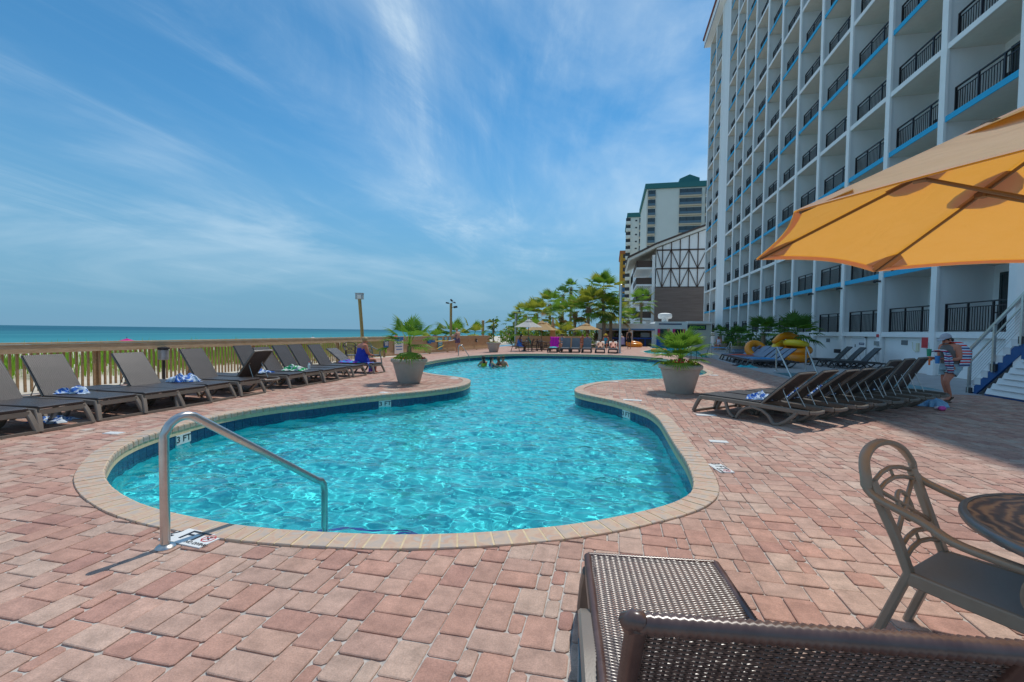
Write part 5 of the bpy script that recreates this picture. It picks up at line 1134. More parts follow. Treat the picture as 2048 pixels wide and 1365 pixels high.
pts_ += [(he.x, he.y, -.2), (he.x, he.y, -.55)]
handrail('pool_handrail', pts_, 'curved stainless steel handrail leading down the near pool steps')
def small_rail(p0, p1, label, h_=.9):
    p0, p1 = Vector((p0.x, p0.y, 0)), Vector((p1.x, p1.y, 0)); d = (p1-p0); n_ = d.normalized(); pts = [p0, p0+Vector((0, 0, h_-.12))]
    for i in range(1, 7): a = pi*.65*i/6; pts.append(p0+n_*(.11*(1-math.cos(a)))+Vector((0, 0, h_-.12+.12*math.sin(a))))
    pts.append(p1+Vector((0, 0, .08))); pts.append(p1+Vector((0, 0, -.3))); return handrail('pool_handrail', [tuple(p) for p in pts], label)
small_rail(gp(1552, 742), gp(1584, 762), 'left steel handrail at the wading pool in the shade', .98); small_rail(gp(1611, 741), gp(1640, 765), 'right steel handrail at the wading pool in the shade', .98); small_rail(gp(1421.5, 715), gp(1412, 713), 'thin steel handrail at the second pool beyond the right planter', .95); small_rail(gp(1462, 713), gp(1452, 712), 'short handrail among the distant loungers', .95)
lad = empty('pool_ladder', (gp(917, 712.5).x, gp(917, 712.5).y, 0), 0, 'small steel pool ladder at the far left edge of the pool', 'ladder'); _d = (gp(938, 712.6)-gp(917, 712.5)); _d.z = 0; _dn = _d.normalized(); _s = Vector((-_dn.y, _dn.x, 0))*.5
for s in (0, 1):
    b = _s*s; pts = [b, b+Vector((0, 0, .5))]+[b+_dn*(.14*(1-math.cos(a)))+Vector((0, 0, .5+.14*math.sin(a))) for a in (.5, 1., 1.6, 2.)]+[b+_d+Vector((0, 0, .0)), b+_d+Vector((0, 0, -.4))]
    MB().tube(pts, .024, 10).build('side_tube', M_steel, lad, smooth=50)

# ------------------------------------------------------------------ planters
M_pot = mat('planter_stone', (.40, .36, .31), .75, c2=(.48, .44, .385), vscale=3.5, bump=.15, bscale=25); M_soil = mat('soil', (.05, .035, .025), 1.); M_lime = leaf_mat('lime_leaves', (.22, .34, .02), (.42, .5, .05), .35); M_bred = leaf_mat('red_begonia', (.55, .02, .03), (.7, .06, .05), .2); M_bronze = leaf_mat('bronze_leaf', (.14, .05, .03), (.2, .1, .05), .2)
def planter(loc, R_, label, seed, kind):
    e = empty('planter', loc, seed, label, 'planter', 'stone planters round the pool'); k = R_/.52
    MB().lathe([(.31*k, 0), (.325*k, .02), (.46*k, .53*k), (.465*k, .555*k), (.475*k, .56*k), (.48*k, .60*k), (.515*k, .61*k), (.535*k, .64*k), (.535*k, .69*k), (.515*k, .715*k), (.48*k, .72*k), (.46*k, .69*k), (.45*k, .60*k)], 40).build('pot', M_pot, e, smooth=35); MB().lathe([(.45*k, .62*k), (.45*k, .66*k)], 24).build('soil', M_soil, e)
    rg = random.Random(seed); fl = MB()
    for i in range(620 if kind < 2 else 200):
        a = rg.uniform(0, 2*pi); r_ = .47*k*math.sqrt(rg.random()); h_ = .68*k+(.16*(1-(r_/.5/k)**2)+.03)*rg.random(); q = Vector((r_*math.cos(a), r_*math.sin(a), h_)); red = math.sin(a*2.5+seed)+.3*math.sin(a*7) > .55
        fl.cur = 1 if red and rg.random() < .7 else (2 if rg.random() < .12 else 0); s = rg.uniform(.02, .045); n1 = Vector((rg.gauss(0, .6), rg.gauss(0, .6), .5)).normalized(); t1 = n1.cross(Vector((rg.gauss(0, 1), rg.gauss(0, 1), 0))).normalized(); t2_ = n1.cross(t1); fl.add([q-t1*s, q-t2_*s*.7, q+t1*s, q+t2_*s*.7], ((0, 1, 2, 3),))
    fl.build('flowers', [M_lime, M_bred, M_bronze], e)
    if kind == 0:      # fan palm on a short shaggy stem
        MB().tube([(0, 0, .6), (.02, 0, .85), (.02, .0, 1.05)], .075, 10, scale=[1.2, 1, .7]).build('stem', M_boot, e); crown(e, 1.08, 18, .50, .56, 17, [LEAF[0], LEAF[0], LEAF[1]], seed, lo=-.4, hi=1.3, droop=.45, wid=.85, name='palm_leaves', xy=(.02, 0))
    elif kind == 1:
        MB().tube([(0, 0, .6), (0, 0, .86)], .07, 10).build('stem', M_boot, e); crown(e, .84, 26, .50, .50, 16, [LEAF[0], LEAF[0], LEAF[1]], seed, lo=-.25, hi=1.3, droop=.34, wid=.95, name='palm_leaves')
    return e
pL, pR = gp(811, 768), gp(1361.5, 789); off = Vector((-.2, .28, 0))
planter((pL.x-.03, pL.y+.3, 0), .50, 'stone planter with a drooping fan palm on the left pool point', 5, 0); planter((pR.x+.02, pR.y+.3, 0), .52, 'stone planter with a bushy fan palm and red flowers on the right pool point', 2, 1)
pF = gp(985, 705); pf_ = planter((pF.x, pF.y+.3, 0), .50, 'pale planter with a tall broad-leaved plant in the gap of the far fence', 9, 2)
bl_ = MB(); rg = random.Random(4)
for i in range(34):
    z = rg.uniform(.8, 2.3); a = rg.uniform(0, 2*pi); o = Vector((.1*math.sin(z*3), 0, z)); d = Vector((math.cos(a), math.sin(a), rg.uniform(.1, .9))).normalized(); s = d.cross(Vector((0, 0, 1))).normalized(); s = (s*math.cos(rg.uniform(.5, 1.2))+s.cross(d)*math.sin(rg.uniform(.5, 1.2))).normalized()*.11; ln_ = rg.uniform(.5, .95)*(1 if z < 1.6 else .75); bl_.cur = 1 if rg.random() < .3 else 0; bl_.add([o, o+d*ln_*.5-s+Vector((0, 0, .05)), o+d*ln_-Vector((0, 0, .18)), o+d*ln_*.5+s+Vector((0, 0, .05))], ((0, 1, 2, 3),))
bl_.build('broad_leaves', [LEAF[2], LEAF[1]], pf_); MB().tube([(0, 0, .6), (.05, 0, 1.4), (.02, 0, 2.25)], .045, 8).build('stem', M_trunk, pf_)
# potted palms and shrubs along the hotel
for i, (px, py, Y, rad, lab) in enumerate([(1441, 668, 46, 1.0, 'dark potted palm farthest along the hotel wall'), (1478, 676, 38, 1.25, 'potted palm along the hotel with pale pot, second from the far end'), (1527, 666, 33, 1.5, 'broad potted palm in the middle of the hotel wall'), (1592, 670, 28.5, 1.6, 'potted palm beside the orange inflatables')]):
    c = onY(px, py, Y); e = empty('potted_palm', (c.x, Y, 0), 0, lab, 'palm', 'potted palms along the hotel'); MB().lathe([(.42, 0), (.58, .5), (.62, .52), (.62, .58), (.5, .56)], 20).build('pot', mat('pot_sand', (.42, .34, .24), .85), e, smooth=40); trunk(e, c.z, .17, .13, (0, 0), i, False); crown(e, c.z, 22, rad*.5, rad*.55, 13, [LEAF[2], LEAF[0], LEAF[1]], 70+i, lo=-.35, hi=1.2, droop=.45)
    shrub('pot_plants', (c.x, Y-.1, .5), .5, .5, .18, [M_lime, LEAF[0]], 120, 80+i, 'lime green plants in the pot of '+['the farthest hotel palm', 'the second hotel palm', 'the middle hotel palm', 'the palm by the inflatables'][i], .08, 'plants in the hotel pots')
for i, (px, Y, rx, rz, lab) in enumerate([(1462, 47, 1.2, .95, 'grey-green shrub against the hotel near its far end'), (1502, 40, 1.9, .8, 'grey-green hedge against the hotel wall'), (1560, 33, 1.3, .75, 'dark shrub behind the orange inflatables')]):
    c = onY(px, 690, Y); shrub('shrub', (min(c.x, 11.4), Y, 0), rx*.6, rx, rz, [LEAF[2], leaf_mat('oleander', (.05, .10, .05), (.09, .16, .09))], 700, 90+i, lab, .13, 'shrubs along the hotel wall')

# ------------------------------------------------------------------ people
def skinmat(name, c): return mat(name, c, .55, var=.06, vscale=6, spec=.35)
SK = {'tan': skinmat('skin_tan', (.50, .25, .15)), 'fair': skinmat('skin_fair', (.60, .33, .23)), 'pink': skinmat('skin_sunburnt', (.58, .22, .14)), 'brown': skinmat('skin_brown', (.17, .075, .04))}
HAIR = {'blond': mat('hair_blond', (.42, .28, .12), .6), 'dark': mat('hair_dark', (.03, .02, .015), .5), 'brown': mat('hair_brown', (.13, .065, .03), .55), 'grey': mat('hair_grey', (.55, .54, .52), .6)}
STAND = dict(pel=(0, 0, .90), spi=(0, 0, 1.10), che=(0, 0, 1.28), nec=(0, .0, 1.42), hd1=(0, .015, 1.50), hd2=(0, .02, 1.58), shL=(.165, 0, 1.345), elL=(.215, -.01, 1.08), wrL=(.235, .05, .85), haL=(.24, .07, .77), shR=(-.165, 0, 1.345), elR=(-.215, -.01, 1.08), wrR=(-.235, .05, .85), haR=(-.24, .07, .77),
             hiL=(.09, 0, .86), knL=(.10, .02, .47), anL=(.10, -.01, .08), toL=(.11, .13, .025), hiR=(-.09, 0, .86), knR=(-.10, .02, .47), anR=(-.10, -.01, .08), toR=(-.11, .13, .025))
RAD = dict(pel=.14, spi=.125, che=.135, nec=.052, hd1=.078, hd2=.085, sh=.066, el=.043, wr=.029, ha=.034, hi=.098, kn=.06, an=.036, to=.03)
EDG = [('pel', 'spi'), ('spi', 'che'), ('che', 'nec'), ('nec', 'hd1'), ('hd1', 'hd2')]+[(a+s, b+s) for s in 'LR' for a, b in (('sh', 'el'), ('el', 'wr'), ('wr', 'ha'), ('hi', 'kn'), ('kn', 'an'), ('an', 'to'))]+[('che', 'shL'), ('che', 'shR'), ('pel', 'hiL'), ('pel', 'hiR')]
def skin_mesh(J, edges, rad, name, m, sub=2, root='pel'):
    ks = list(J); ix = {k: i for i, k in enumerate(ks)}; me_ = bpy.data.meshes.new(name); me_.from_pydata([J[k] for k in ks], [(ix[a], ix[b]) for a, b in edges], [])
    o = bpy.data.objects.new(name, me_); COL.objects.link(o); md = o.modifiers.new('skin', 'SKIN'); md.use_smooth_shade = True
    for k in ks: v = me_.skin_vertices[0].data[ix[k]]; r_ = rad(k); v.radius = (r_, r_) if isinstance(r_, float) else r_; v.use_root = (k == root)
    sb = o.modifiers.new('sub', 'SUBSURF'); sb.levels = sub; sb.render_levels = sub
    dg = bpy.context.evaluated_depsgraph_get(); r_ = bpy.data.meshes.new_from_object(o.evaluated_get(dg)); bpy.data.objects.remove(o); r_.materials.clear(); r_.materials.append(m); r_.shade_smooth(); return r_
def garment(parent, rings, m, name, n_=16):
    """cloth sleeve through elliptical rings (centre, rx, ry, tilt about x)"""
    mb = MB()
    for (c, rx, ry, *tl) in rings:
        q = Matrix.Rotation(tl[0] if tl else 0, 3, 'X')
        for i in range(n_): a = 2*pi*i/n_; p = q@Vector((rx*math.cos(a), ry*math.sin(a), 0)); mb.v.append((c[0]+p.x, c[1]+p.y, c[2]+p.z))
    for k in range(len(rings)-1):
        for i in range(n_): j = (i+1) % n_; mb.f.append((k*n_+i, k*n_+j, (k+1)*n_+j, (k+1)*n_+i)); mb.mi.append(0)
    return mb.build(name, m, parent, smooth=60)
def person(loc, rz, label, pose, skin, hair, hairlen=.0, bulk=1., fingers=False, H_=1., cap=None, group=None, hat=None):
    """pose overrides STAND joints; local +y is the way the person faces"""
    J = dict(STAND); J.update(pose); ed = list(EDG)
    e = empty('person', loc, rz, label, 'person', group); e.scale = (H_,)*3
    rd = lambda k: (lambda b: b*(bulk if k[:2] in ('pe', 'sp', 'ch', 'hi', 'sh', 'el', 'kn') else 1.))(RAD.get(k, RAD.get(k[:2], .01)))
    if fingers:
        for s in 'LR':
            w_, h_ = Vector(J['wr'+s]), Vector(J['ha'+s]); d = (h_-w_).normalized(); sd = d.cross(Vector((0, 0, 1))); sd = sd.normalized() if sd.length > .1 else Vector((1, 0, 0))
            for i, (o_, l_) in enumerate(((-.027, .07), (-.009, .085), (.009, .08), (.027, .062))):
                J[f'f{i}a{s}'] = tuple(h_+d*.025+sd*o_); J[f'f{i}b{s}'] = tuple(h_+d*(.025+l_*.55)+sd*o_+Vector((0, 0, -.006))); J[f'f{i}c{s}'] = tuple(h_+d*(.02+l_*.9)+sd*o_+Vector((0, 0, -.025))); ed += [('ha'+s, f'f{i}a{s}'), (f'f{i}a{s}', f'f{i}b{s}'), (f'f{i}b{s}', f'f{i}c{s}')]
            J['ft'+s] = tuple(w_+d*.035+sd*.045); J['fu'+s] = tuple(w_+d*.075+sd*.062+Vector((0, 0, -.01))); ed += [('wr'+s, 'ft'+s), ('ft'+s, 'fu'+s)]
        rd0 = rd; rd = lambda k: .0088 if k[0] == 'f' else rd0(k)
    ob('body', skin_mesh(J, ed, rd, 'body', SK[skin]), e)
    h2, h1 = Vector(J['hd2']), Vector(J['hd1']); up = (h2-h1).normalized(); f = Vector(J.get('face', (0, 1, 0))).normalized(); c = h1+up*.05
    f = (f-up*f.dot(up)).normalized(); sd = f.cross(up)
    hm = MB().ball((0, 0, 0), 1., 14, 9); M3 = Matrix((sd, f, up)).transposed()
    vs = []
    for x, y, z in hm.v:
        if y > .45 and z < .35: y = .35
        p = M3@Vector((x*.092, y*.105-.012, max(z, -.75)*.115+.028)); vs.append(tuple(p+c))
    hm.v = vs
    if hairlen:
        q = c-f*.06-up*.03; hm.rbar([q, q-up*hairlen*.5-f*.02, q-up*hairlen], .13, .05, up=tuple(f), scale=[1, .9, .5])
    hm.build('hair', HAIR[hair], e, smooth=True)
    fc = MB().ball(tuple(c+f*.088-up*.012), .016, 6, 5, (1, 1, 1.2)); fc.build('nose', SK[skin], e, smooth=True)
    ey = MB()
    for s in (-1, 1): ey.ball(tuple(c+f*.078+sd*s*.032+up*.012), .011, 6, 5)
    ey.ball(tuple(c+f*.078-up*.05), .014, 8, 4, (1.4, .7, .4)); ey.build('face_features', HAIR['dark'], e)
    for s in (-1, 1): MB().ball(tuple(c+sd*s*.088-up*.005), .022, 6, 5, (.5, .8, 1.2)).build('ear', SK[skin], e, smooth=True)
    if cap:
        k = MB().ball((0, 0, 0), 1., 16, 8); k.v = [tuple(M3@Vector((x*.102, y*.118, max(z, -.1)*.10+.05))+c) for x, y, z in k.v]; br = [M3@Vector((.08*math.cos(a), .10+.085*math.sin(a), .045-.02*math.sin(a)))+c for a in [pi*i/8 for i in range(9)]]; o = len(k.v); k.v += [tuple(p) for p in br]+[tuple(p+up*.008) for p in br]; k.f += [tuple(range(o, o+9)), tuple(range(o+9, o+18))[::-1]]; k.mi += [0, 0]; k.build('cap', cap, e, smooth=40)
    if hat: MB().lathe([(.22, .0), (.2, .02), (.1, .03), (.095, .10), (.04, .13)], 16).build('hat', hat, e, tuple(c+up*.06), smooth=40)
    return e
def stripes(name, cols, scale, axis='Z', dist=0., noise=0.):
    m = mat(name, cols[0], .85); t = m.node_tree; b = t.nodes['Principled BSDF']; co = t.nodes.new('ShaderNodeTexCoord'); w_ = t.nodes.new('ShaderNodeTexWave'); w_.wave_profile = 'SAW'; w_.bands_direction = axis; w_.inputs['Scale'].default_value = scale; w_.inputs['Distortion'].default_value = dist; w_.inputs['Detail Scale'].default_value = 1.5
    rp = t.nodes.new('ShaderNodeValToRGB'); cr = rp.color_ramp; cr.interpolation = 'CONSTANT'; cr.elements[0].color = (*cols[0], 1); cr.elements[1].position = 1/len(cols); cr.elements[1].color = (*cols[1], 1)
    for i, c in enumerate(cols[2:]): e_ = cr.elements.new((i+2)/len(cols)); e_.color = (*c, 1)
    t.links.new(co.outputs['Object'], w_.inputs['Vector']); t.links.new(w_.outputs[1], rp.inputs[0]); t.links.new(rp.outputs[0], b.inputs['Base Color']); return m
navy, red_, pale = (.02, .045, .20), (.80, .03, .03), (.62, .76, .88)
M_flag = stripes('striped_towel', [red_, pale, red_, pale, navy, pale], 1.7, 'Z', .3); M_flag2 = stripes('navy_towel', [navy, (.6, .05, .09), (.75, .75, .78), navy, pale], 3.0, 'Z', 1.6)
M_greytop = mat('grey_tank_top', (.17, .15, .14), .9); M_denim = mat('pale_denim', (.33, .45, .50), .9, var=.15, vscale=12); M_flip = mat('flip_flop', (.12, .08, .05), .8); M_capm = mat('grey_cap', (.40, .40, .45), .8)
# woman walking with an armful of towels (faces -x, away from the stair)
wloc = gp(1899, 807)
W1 = dict(pel=(0, 0, .90), spi=(0, .02, 1.08), che=(0, .06, 1.25), nec=(0, .11, 1.37), hd1=(0, .15, 1.43), hd2=(0, .175, 1.50), face=(0, 1, -.25), shL=(.17, .06, 1.31), elL=(.22, .05, 1.04), wrL=(.16, .27, 1.03), haL=(.12, .35, 1.05), shR=(-.17, .06, 1.31), elR=(-.22, .06, 1.04), wrR=(-.15, .28, 1.02), haR=(-.10, .36, 1.04),
          hiL=(.10, .0, .85), knL=(.11, .02, .47), anL=(.10, -.08, .10), toL=(.10, .04, .03), hiR=(-.10, .03, .85), knR=(-.10, .26, .52), anR=(-.09, .10, .19), toR=(-.09, .20, .08))
wf = math.atan2(-.35, -1.)-pi/2
w1 = person((wloc.x, wloc.y, 0), wf, 'woman walking in cap and denim shorts with striped towels over her shoulder', W1, 'pink', 'dark', .0, 1.18, True, .97, M_capm)
garment(w1, [((0, .01, .86), .205, .17), ((0, .01, .95), .20, .165), ((0, .03, 1.08), .18, .155), ((0, .06, 1.22), .19, .16), ((0, .07, 1.31), .165, .13), ((0, .09, 1.355), .10, .09)], M_greytop, 'tank_top')
garment(w1, [((0, .01, .93), .20, .165), ((0, .01, .84), .215, .18), ((0, .02, .78), .215, .18)], M_denim, 'shorts'); garment(w1, [((.105, .01, .80), .118, .13), ((.11, .015, .66), .112, .12)], M_denim, 'shorts_leg'); garment(w1, [((-.105, .04, .80), .118, .13), ((-.105, .14, .68), .112, .12, .5)], M_denim, 'shorts_leg')
for s, (x, y, z) in ((1, (.10, .0, .012)), (-1, (-.09, .155, .085))): MB().box((x, y, z), (.09, .25, .022), 0, Matrix.Rotation(0 if s > 0 else -.6, 3, 'X')).build('flip_flop', M_flip, w1)
MB().ball((0, .045, 1.47), .055, 10, 6, (1, 1.3, 1)).build('hair_bun', HAIR['dark'], w1, smooth=True)
def cloth_strip(parent, pts, width, m, name, across=(1, 0, 0), wav=.02, seed=1):
    rg = random.Random(seed); P = resample([Vector(p) for p in catmull(pts, 5, False)], .045, False); A = Vector(across).normalized(); mb = MB(); nw = 7
    for i, p in enumerate(P):
        for j in range(nw): u = j/(nw-1)-.5; q = p+A*width*u*(1+.08*math.sin(i*.7)); q += Vector((0, wav*math.sin(j*2.1+i*.35+seed), wav*.6*math.cos(j*1.7+i*.5))); mb.v.append(tuple(q))
    for i in range(len(P)-1):
        for j in range(nw-1): a = i*nw+j; mb.f.append((a, a+1, a+nw+1, a+nw)); mb.mi.append(0)
    o = mb.build(name, m, parent, smooth=True); md = o.modifiers.new('thick', 'SOLIDIFY'); md.thickness = .012; return o
tw = empty('striped_towel', (wloc.x, wloc.y, 0), wf, 'red white and blue striped towel slung over the walking woman', 'towel'); cloth_strip(tw, [(.10, -.02, 1.33), (-.04, -.02, 1.385), (-.15, -.03, 1.35), (-.215, -.05, 1.22), (-.235, -.075, 1.04), (-.215, -.08, .84)], .27, M_flag, 'cloth', across=(0, 1, 0))
tw2 = empty('navy_towel', (wloc.x, wloc.y, 0), wf, 'navy and pink patterned towel hanging from the walking woman arms', 'towel'); cloth_strip(tw2, [(.1, .33, 1.16), (-.08, .34, 1.20), (-.2, .34, 1.12), (-.24, .33, .95), (-.22, .29, .80), (-.2, .26, .70)], .19, M_flag2, 'cloth', across=(0, 1, 0), wav=.025, seed=4)
cup = empty('green_tumbler', (wloc.x, wloc.y, 0), wf, 'green tumbler with a straw held by the walking woman', 'cup'); MB().lathe([(.036, 0), (.046, .16), (.048, .165)], 14, (.12, .44, 1.05)).build('tumbler', mat('tumbler_green', (.02, .30, .16), .4), cup); MB().tube([(.12, .44, 1.2), (.13, .45, 1.36)], .005, 6).build('straw', mat('straw_teal', (.1, .5, .45), .4), cup)
mug = empty('blue_mug', (wloc.x, wloc.y, 0), wf, 'blue insulated mug held low by the walking woman', 'cup'); MB().lathe([(.04, 0), (.048, .15), (.05, .17)], 14, (-.05, .42, .90)).build('mug', mat('mug_blue', (.05, .25, .6), .4), mug)
tag(MB().box((0, 0, .0), (.05, .1, .1)).box((0, .02, -.1), (.02, .05, .14)).build('water_toy', mat('toy_orange', (.8, .15, .02), .5), loc=(gp(1866, 790).x-.1, gp(1866, 790).y, .93)), 'small orange toy dangling beside the walking woman towel', 'toy')
# woman in blue on the last fence lounger, back to us
LL = Vector((-8.45, 14.35, 0)); Msw = mat('blue_swimdress', (.012, .035, .42), .7, var=.2, vscale=9)
SIT = dict(pel=(0, 0, .50), spi=(0, .03, .72), che=(0, .05, .92), nec=(0, .08, 1.05), hd1=(0, .13, 1.11), hd2=(0, .16, 1.18), face=(.1, 1, -.5), shL=(.19, .05, .98), elL=(.24, .10, .74), wrL=(.12, .30, .66), haL=(.08, .38, .66), shR=(-.19, .05, .98), elR=(-.24, .10, .74), wrR=(-.12, .30, .66), haR=(-.08, .38, .66), hiL=(.11, .02, .47), knL=(.15, .44, .49), anL=(.15, .46, .09), toL=(.16, .58, .03), hiR=(-.11, .02, .47), knR=(-.15, .44, .49), anR=(-.15, .46, .09), toR=(-.16, .58, .03))
w2 = person((LL.x, LL.y, -.05), R(-30), 'woman in a blue swimdress sitting on the lounger behind the left planter', SIT, 'pink', 'blond', 0., 1.3, True)
garment(w2, [((0, .04, .40), .30, .24), ((0, .03, .50), .30, .235), ((0, .02, .60), .255, .21), ((0, .03, .74), .21, .18), ((0, .05, .86), .215, .185), ((0, .06, .91), .20, .165)], Msw, 'swimdress', 20)
# woman at the fence
w3p = gp(925, 706); w3 = person((w3p.x-.45, w3p.y+.3, 0), R(70), 'woman in a mauve swimdress leaning on the far fence', dict(che=(0, .05, 1.28), nec=(0, .08, 1.41), hd1=(0, .10, 1.49), hd2=(0, .12, 1.57), elL=(.2, .2, 1.12), wrL=(.1, .38, 1.2), haL=(.05, .43, 1.22), elR=(-.2, .2, 1.12), wrR=(-.1, .38, 1.2), haR=(-.05, .43, 1.22)), 'fair', 'blond', 0., 1.1)
garment(w3, [((0, .0, .66), .19, .17), ((0, 0, .85), .185, .165), ((0, .02, 1.08), .145, .13), ((0, .05, 1.28), .165, .14)], mat('mauve_swimdress', (.16, .09, .15), .8), 'swimdress')
# swimmers
for i, (px, py, hr, a, lab) in enumerate([(967, 732, 'dark', 40, 'leftmost swimmer with long dark hair and a yellow top'), (983, 733, 'dark', -60, 'swimmer with dark hair second from left'), (997, 733, 'brown', 100, 'swimmer with brown hair third from left'), (1006, 732.5, 'brown', 200, 'rightmost swimmer with long brown hair')]):
    q = gp(px, py, WATER); sw = person((q.x, q.y, WATER-1.17), R(a), lab, dict(elL=(.24, .18, 1.2), wrL=(.2, .42, 1.19), haL=(.18, .5, 1.19), elR=(-.24, .18, 1.15), wrR=(-.2, .38, 1.1), haR=(-.18, .46, 1.08), hd2=(0, .02, 1.60), knL=(.1, .3, .6), anL=(.1, .1, .3), toL=(.1, .0, .25), knR=(-.1, .3, .6), anR=(-.1, .1, .3), toR=(-.1, 0, .25)), ['tan', 'fair', 'brown', 'fair'][i], hr, .42, 1., False, 1., None, 'swimmers in the pool')
    garment(sw, [((0, 0, 1.05), .16, .14), ((0, 0, 1.30), .165, .14)], mat('swimsuit', [(.6, .5, .02), (.1, .1, .4), (.5, .1, .1), (.75, .25, .1)][i], .7), 'swimsuit')
    for k in COL.objects:
        if k.parent is sw: k.cycles.is_caustics_receiver = True
# guests at the far end
def dress(p, c, rings, name='shirt'): garment(p, rings, mat('cloth', c, .85, var=.1, vscale=10), name)
TORSO = [((0, 0, .84), .165, .13), ((0, 0, 1.08), .15, .125), ((0, 0, 1.28), .175, .14), ((0, 0, 1.37), .13, .10)]
STT = [((0, .03, .42), .2, .17), ((0, .03, .72), .17, .15), ((0, .05, .92), .19, .15), ((0, .06, .99), .15, .11)]
g1 = gp(1038, 703); a_ = person((g1.x, g1.y, 0), R(-80), 'guest in a bright blue wrap sitting under the white umbrella', SIT, 'brown', 'dark', 0., 1.15); dress(a_, (.05, .2, .62), [((0, .1, .36), .3, .32), ((0, .06, .5), .25, .24), ((0, .03, .72), .18, .16), ((0, .05, .92), .19, .15)], 'wrap')
LIE = dict(pel=(0, 0, .48), spi=(0, -.2, .55), che=(0, -.36, .68), nec=(0, -.46, .80), hd1=(0, -.50, .87), hd2=(0, -.53, .94), face=(0, 1, .4), shL=(.17, -.40, .76), elL=(.26, -.18, .60), wrL=(.2, .04, .56), haL=(.16, .12, .56), shR=(-.17, -.40, .76), elR=(-.26, -.18, .60), wrR=(-.2, .04, .56), haR=(-.16, .12, .56), hiL=(.1, .05, .46), knL=(.13, .44, .50), anL=(.12, .86, .40), toL=(.12, .92, .50), hiR=(-.1, .05, .46), knR=(-.13, .44, .49), anR=(-.12, .85, .40), toR=(-.12, .92, .50))
for px, c, sk, lab in ((1199.7, (.02, .45, .48), 'tan', 'sunbather in teal lying on a far lounger'), (1226, (.03, .22, .55), 'pink', 'sunbather in blue lying next to the white pole')):
    q = gp(px, 706+.012*(px-1104)); z_ = person((q.x, q.y+1.15, -.06), pi, lab, LIE, sk, 'brown', 0., 1.15); dress(z_, c, [((0, .04, .47), .19, .15, -1.0), ((0, -.2, .55), .17, .15, -1.0), ((0, -.36, .68), .19, .15, -.9)], 'swimwear')
for px, py, dy, rz, c, sk, hr, lab, hat in ((1120, 703, 2.2, 150, (.2, .3, .4), 'fair', 'dark', 'guest seated behind the first grey far lounger', None), (1160, 703, 2.4, 200, (.5, .2, .1), 'pink', 'brown', 'sunburnt guest seated behind the pale grey lounger', None), (1172, 702, 3.0, 160, (.3, .25, .5), 'tan', 'brown', 'guest with brown hair seated under the tan umbrella', None), (1211, 702, 2.6, 170, (.05, .4, .55), 'pink', 'brown', 'guest in a yellow hat behind the sunbathers', mat('hat_yellow', (.75, .5, .02), .7))):
    q = gp(px, py); z_ = person((q.x, q.y+dy, .05), R(rz), lab, SIT, sk, hr, 0., 1.1, False, 1., None, None, hat); dress(z_, c, STT)
q = gp(1245, 702); z_ = person((q.x, q.y, 0), R(60), 'older guest in a lilac shirt beside the white pole', dict(SIT, **{k: (v[0], v[1], v[2]+.14) for k, v in SIT.items() if k not in ('face', 'anL', 'anR', 'toL', 'toR')}), 'fair', 'grey', 0., 1.1); dress(z_, (.42, .36, .55), [((0, .03, .52), .22, .19), ((0, .03, .86), .19, .17), ((0, .05, 1.06), .2, .16), ((0, .06, 1.13), .15, .11)])
q = gp(1258, 698.5); z_ = person((q.x, q.y, 0), R(190), 'person in black shirt and shorts standing by the orange swim ring', {}, 'tan', 'blond', 0., 1.0, False, 1.1); dress(z_, (.012, .012, .014), TORSO); dress(z_, (.015, .015, .017), [((.0, 0, .9), .17, .14), ((.0, 0, .55), .19, .15)], 'shorts')
q = onY(1217, 680, 53.8); z_ = person((q.x, 54.2, 0), pi, 'bartender in a pink shirt behind the blue counter', {}, 'tan', 'dark', 0.); dress(z_, (.75, .12, .3), TORSO)
q = onY(1192, 680, 54); z_ = person((q.x, 54.0, 0), pi*.9, 'customer in dark clothes at the left end of the bar', {}, 'brown', 'dark', 0.); dress(z_, (.1, .08, .05), TORSO)
q = gp(1437, 701); z_ = person((q.x, q.y-.2, 0), R(140), 'guest in a white shirt sitting on a blue towel near the hotel', SIT, 'pink', 'brown', 0., 1.1); dress(z_, (.6, .62, .75), STT)
for i, (px, c) in enumerate(((1462, (.35, .12, .16)), (1471, (.05, .35, .6)))):
    q = gp(px, 699); z_ = person((q.x, q.y+.6, .05), R(-60), ['guest in dark red reclining in front of the hotel hedge', 'guest in light blue reclining in front of the hotel hedge'][i], LIE, 'tan', 'brown', 0.); dress(z_, c, [((0, .04, .47), .19, .15, -1.0), ((0, -.2, .55), .17, .15, -1.0), ((0, -.36, .68), .19, .15, -.9)])
# beach goers' umbrellas seen over and through the fence
for i in range(9):
    y = 22+i*19+rnd.uniform(-4, 4); x = -38-rnd.uniform(0, 25); z = bz(Vector((x, y, 0)))
    umbrella((x, y, z), 1.15, 1.75, 2.2, .3*i, ['blue', 'pink', 'white', 'royal blue', 'red', 'turquoise', 'navy', 'yellow', 'pale blue'][i]+' beach umbrella on the sand, '+ORD[i]+' from the left', cloth_mat('beach_canvas', [(.03, .12, .6), (.7, .05, .3), (.75, .75, .75), (.02, .2, .65), (.65, .03, .03), (.05, .5, .55), (.02, .03, .2), (.75, .55, .05), (.3, .5, .7)][i], .3), M_dark, False, False, 8, 'umbrellas on the beach', None, .03)

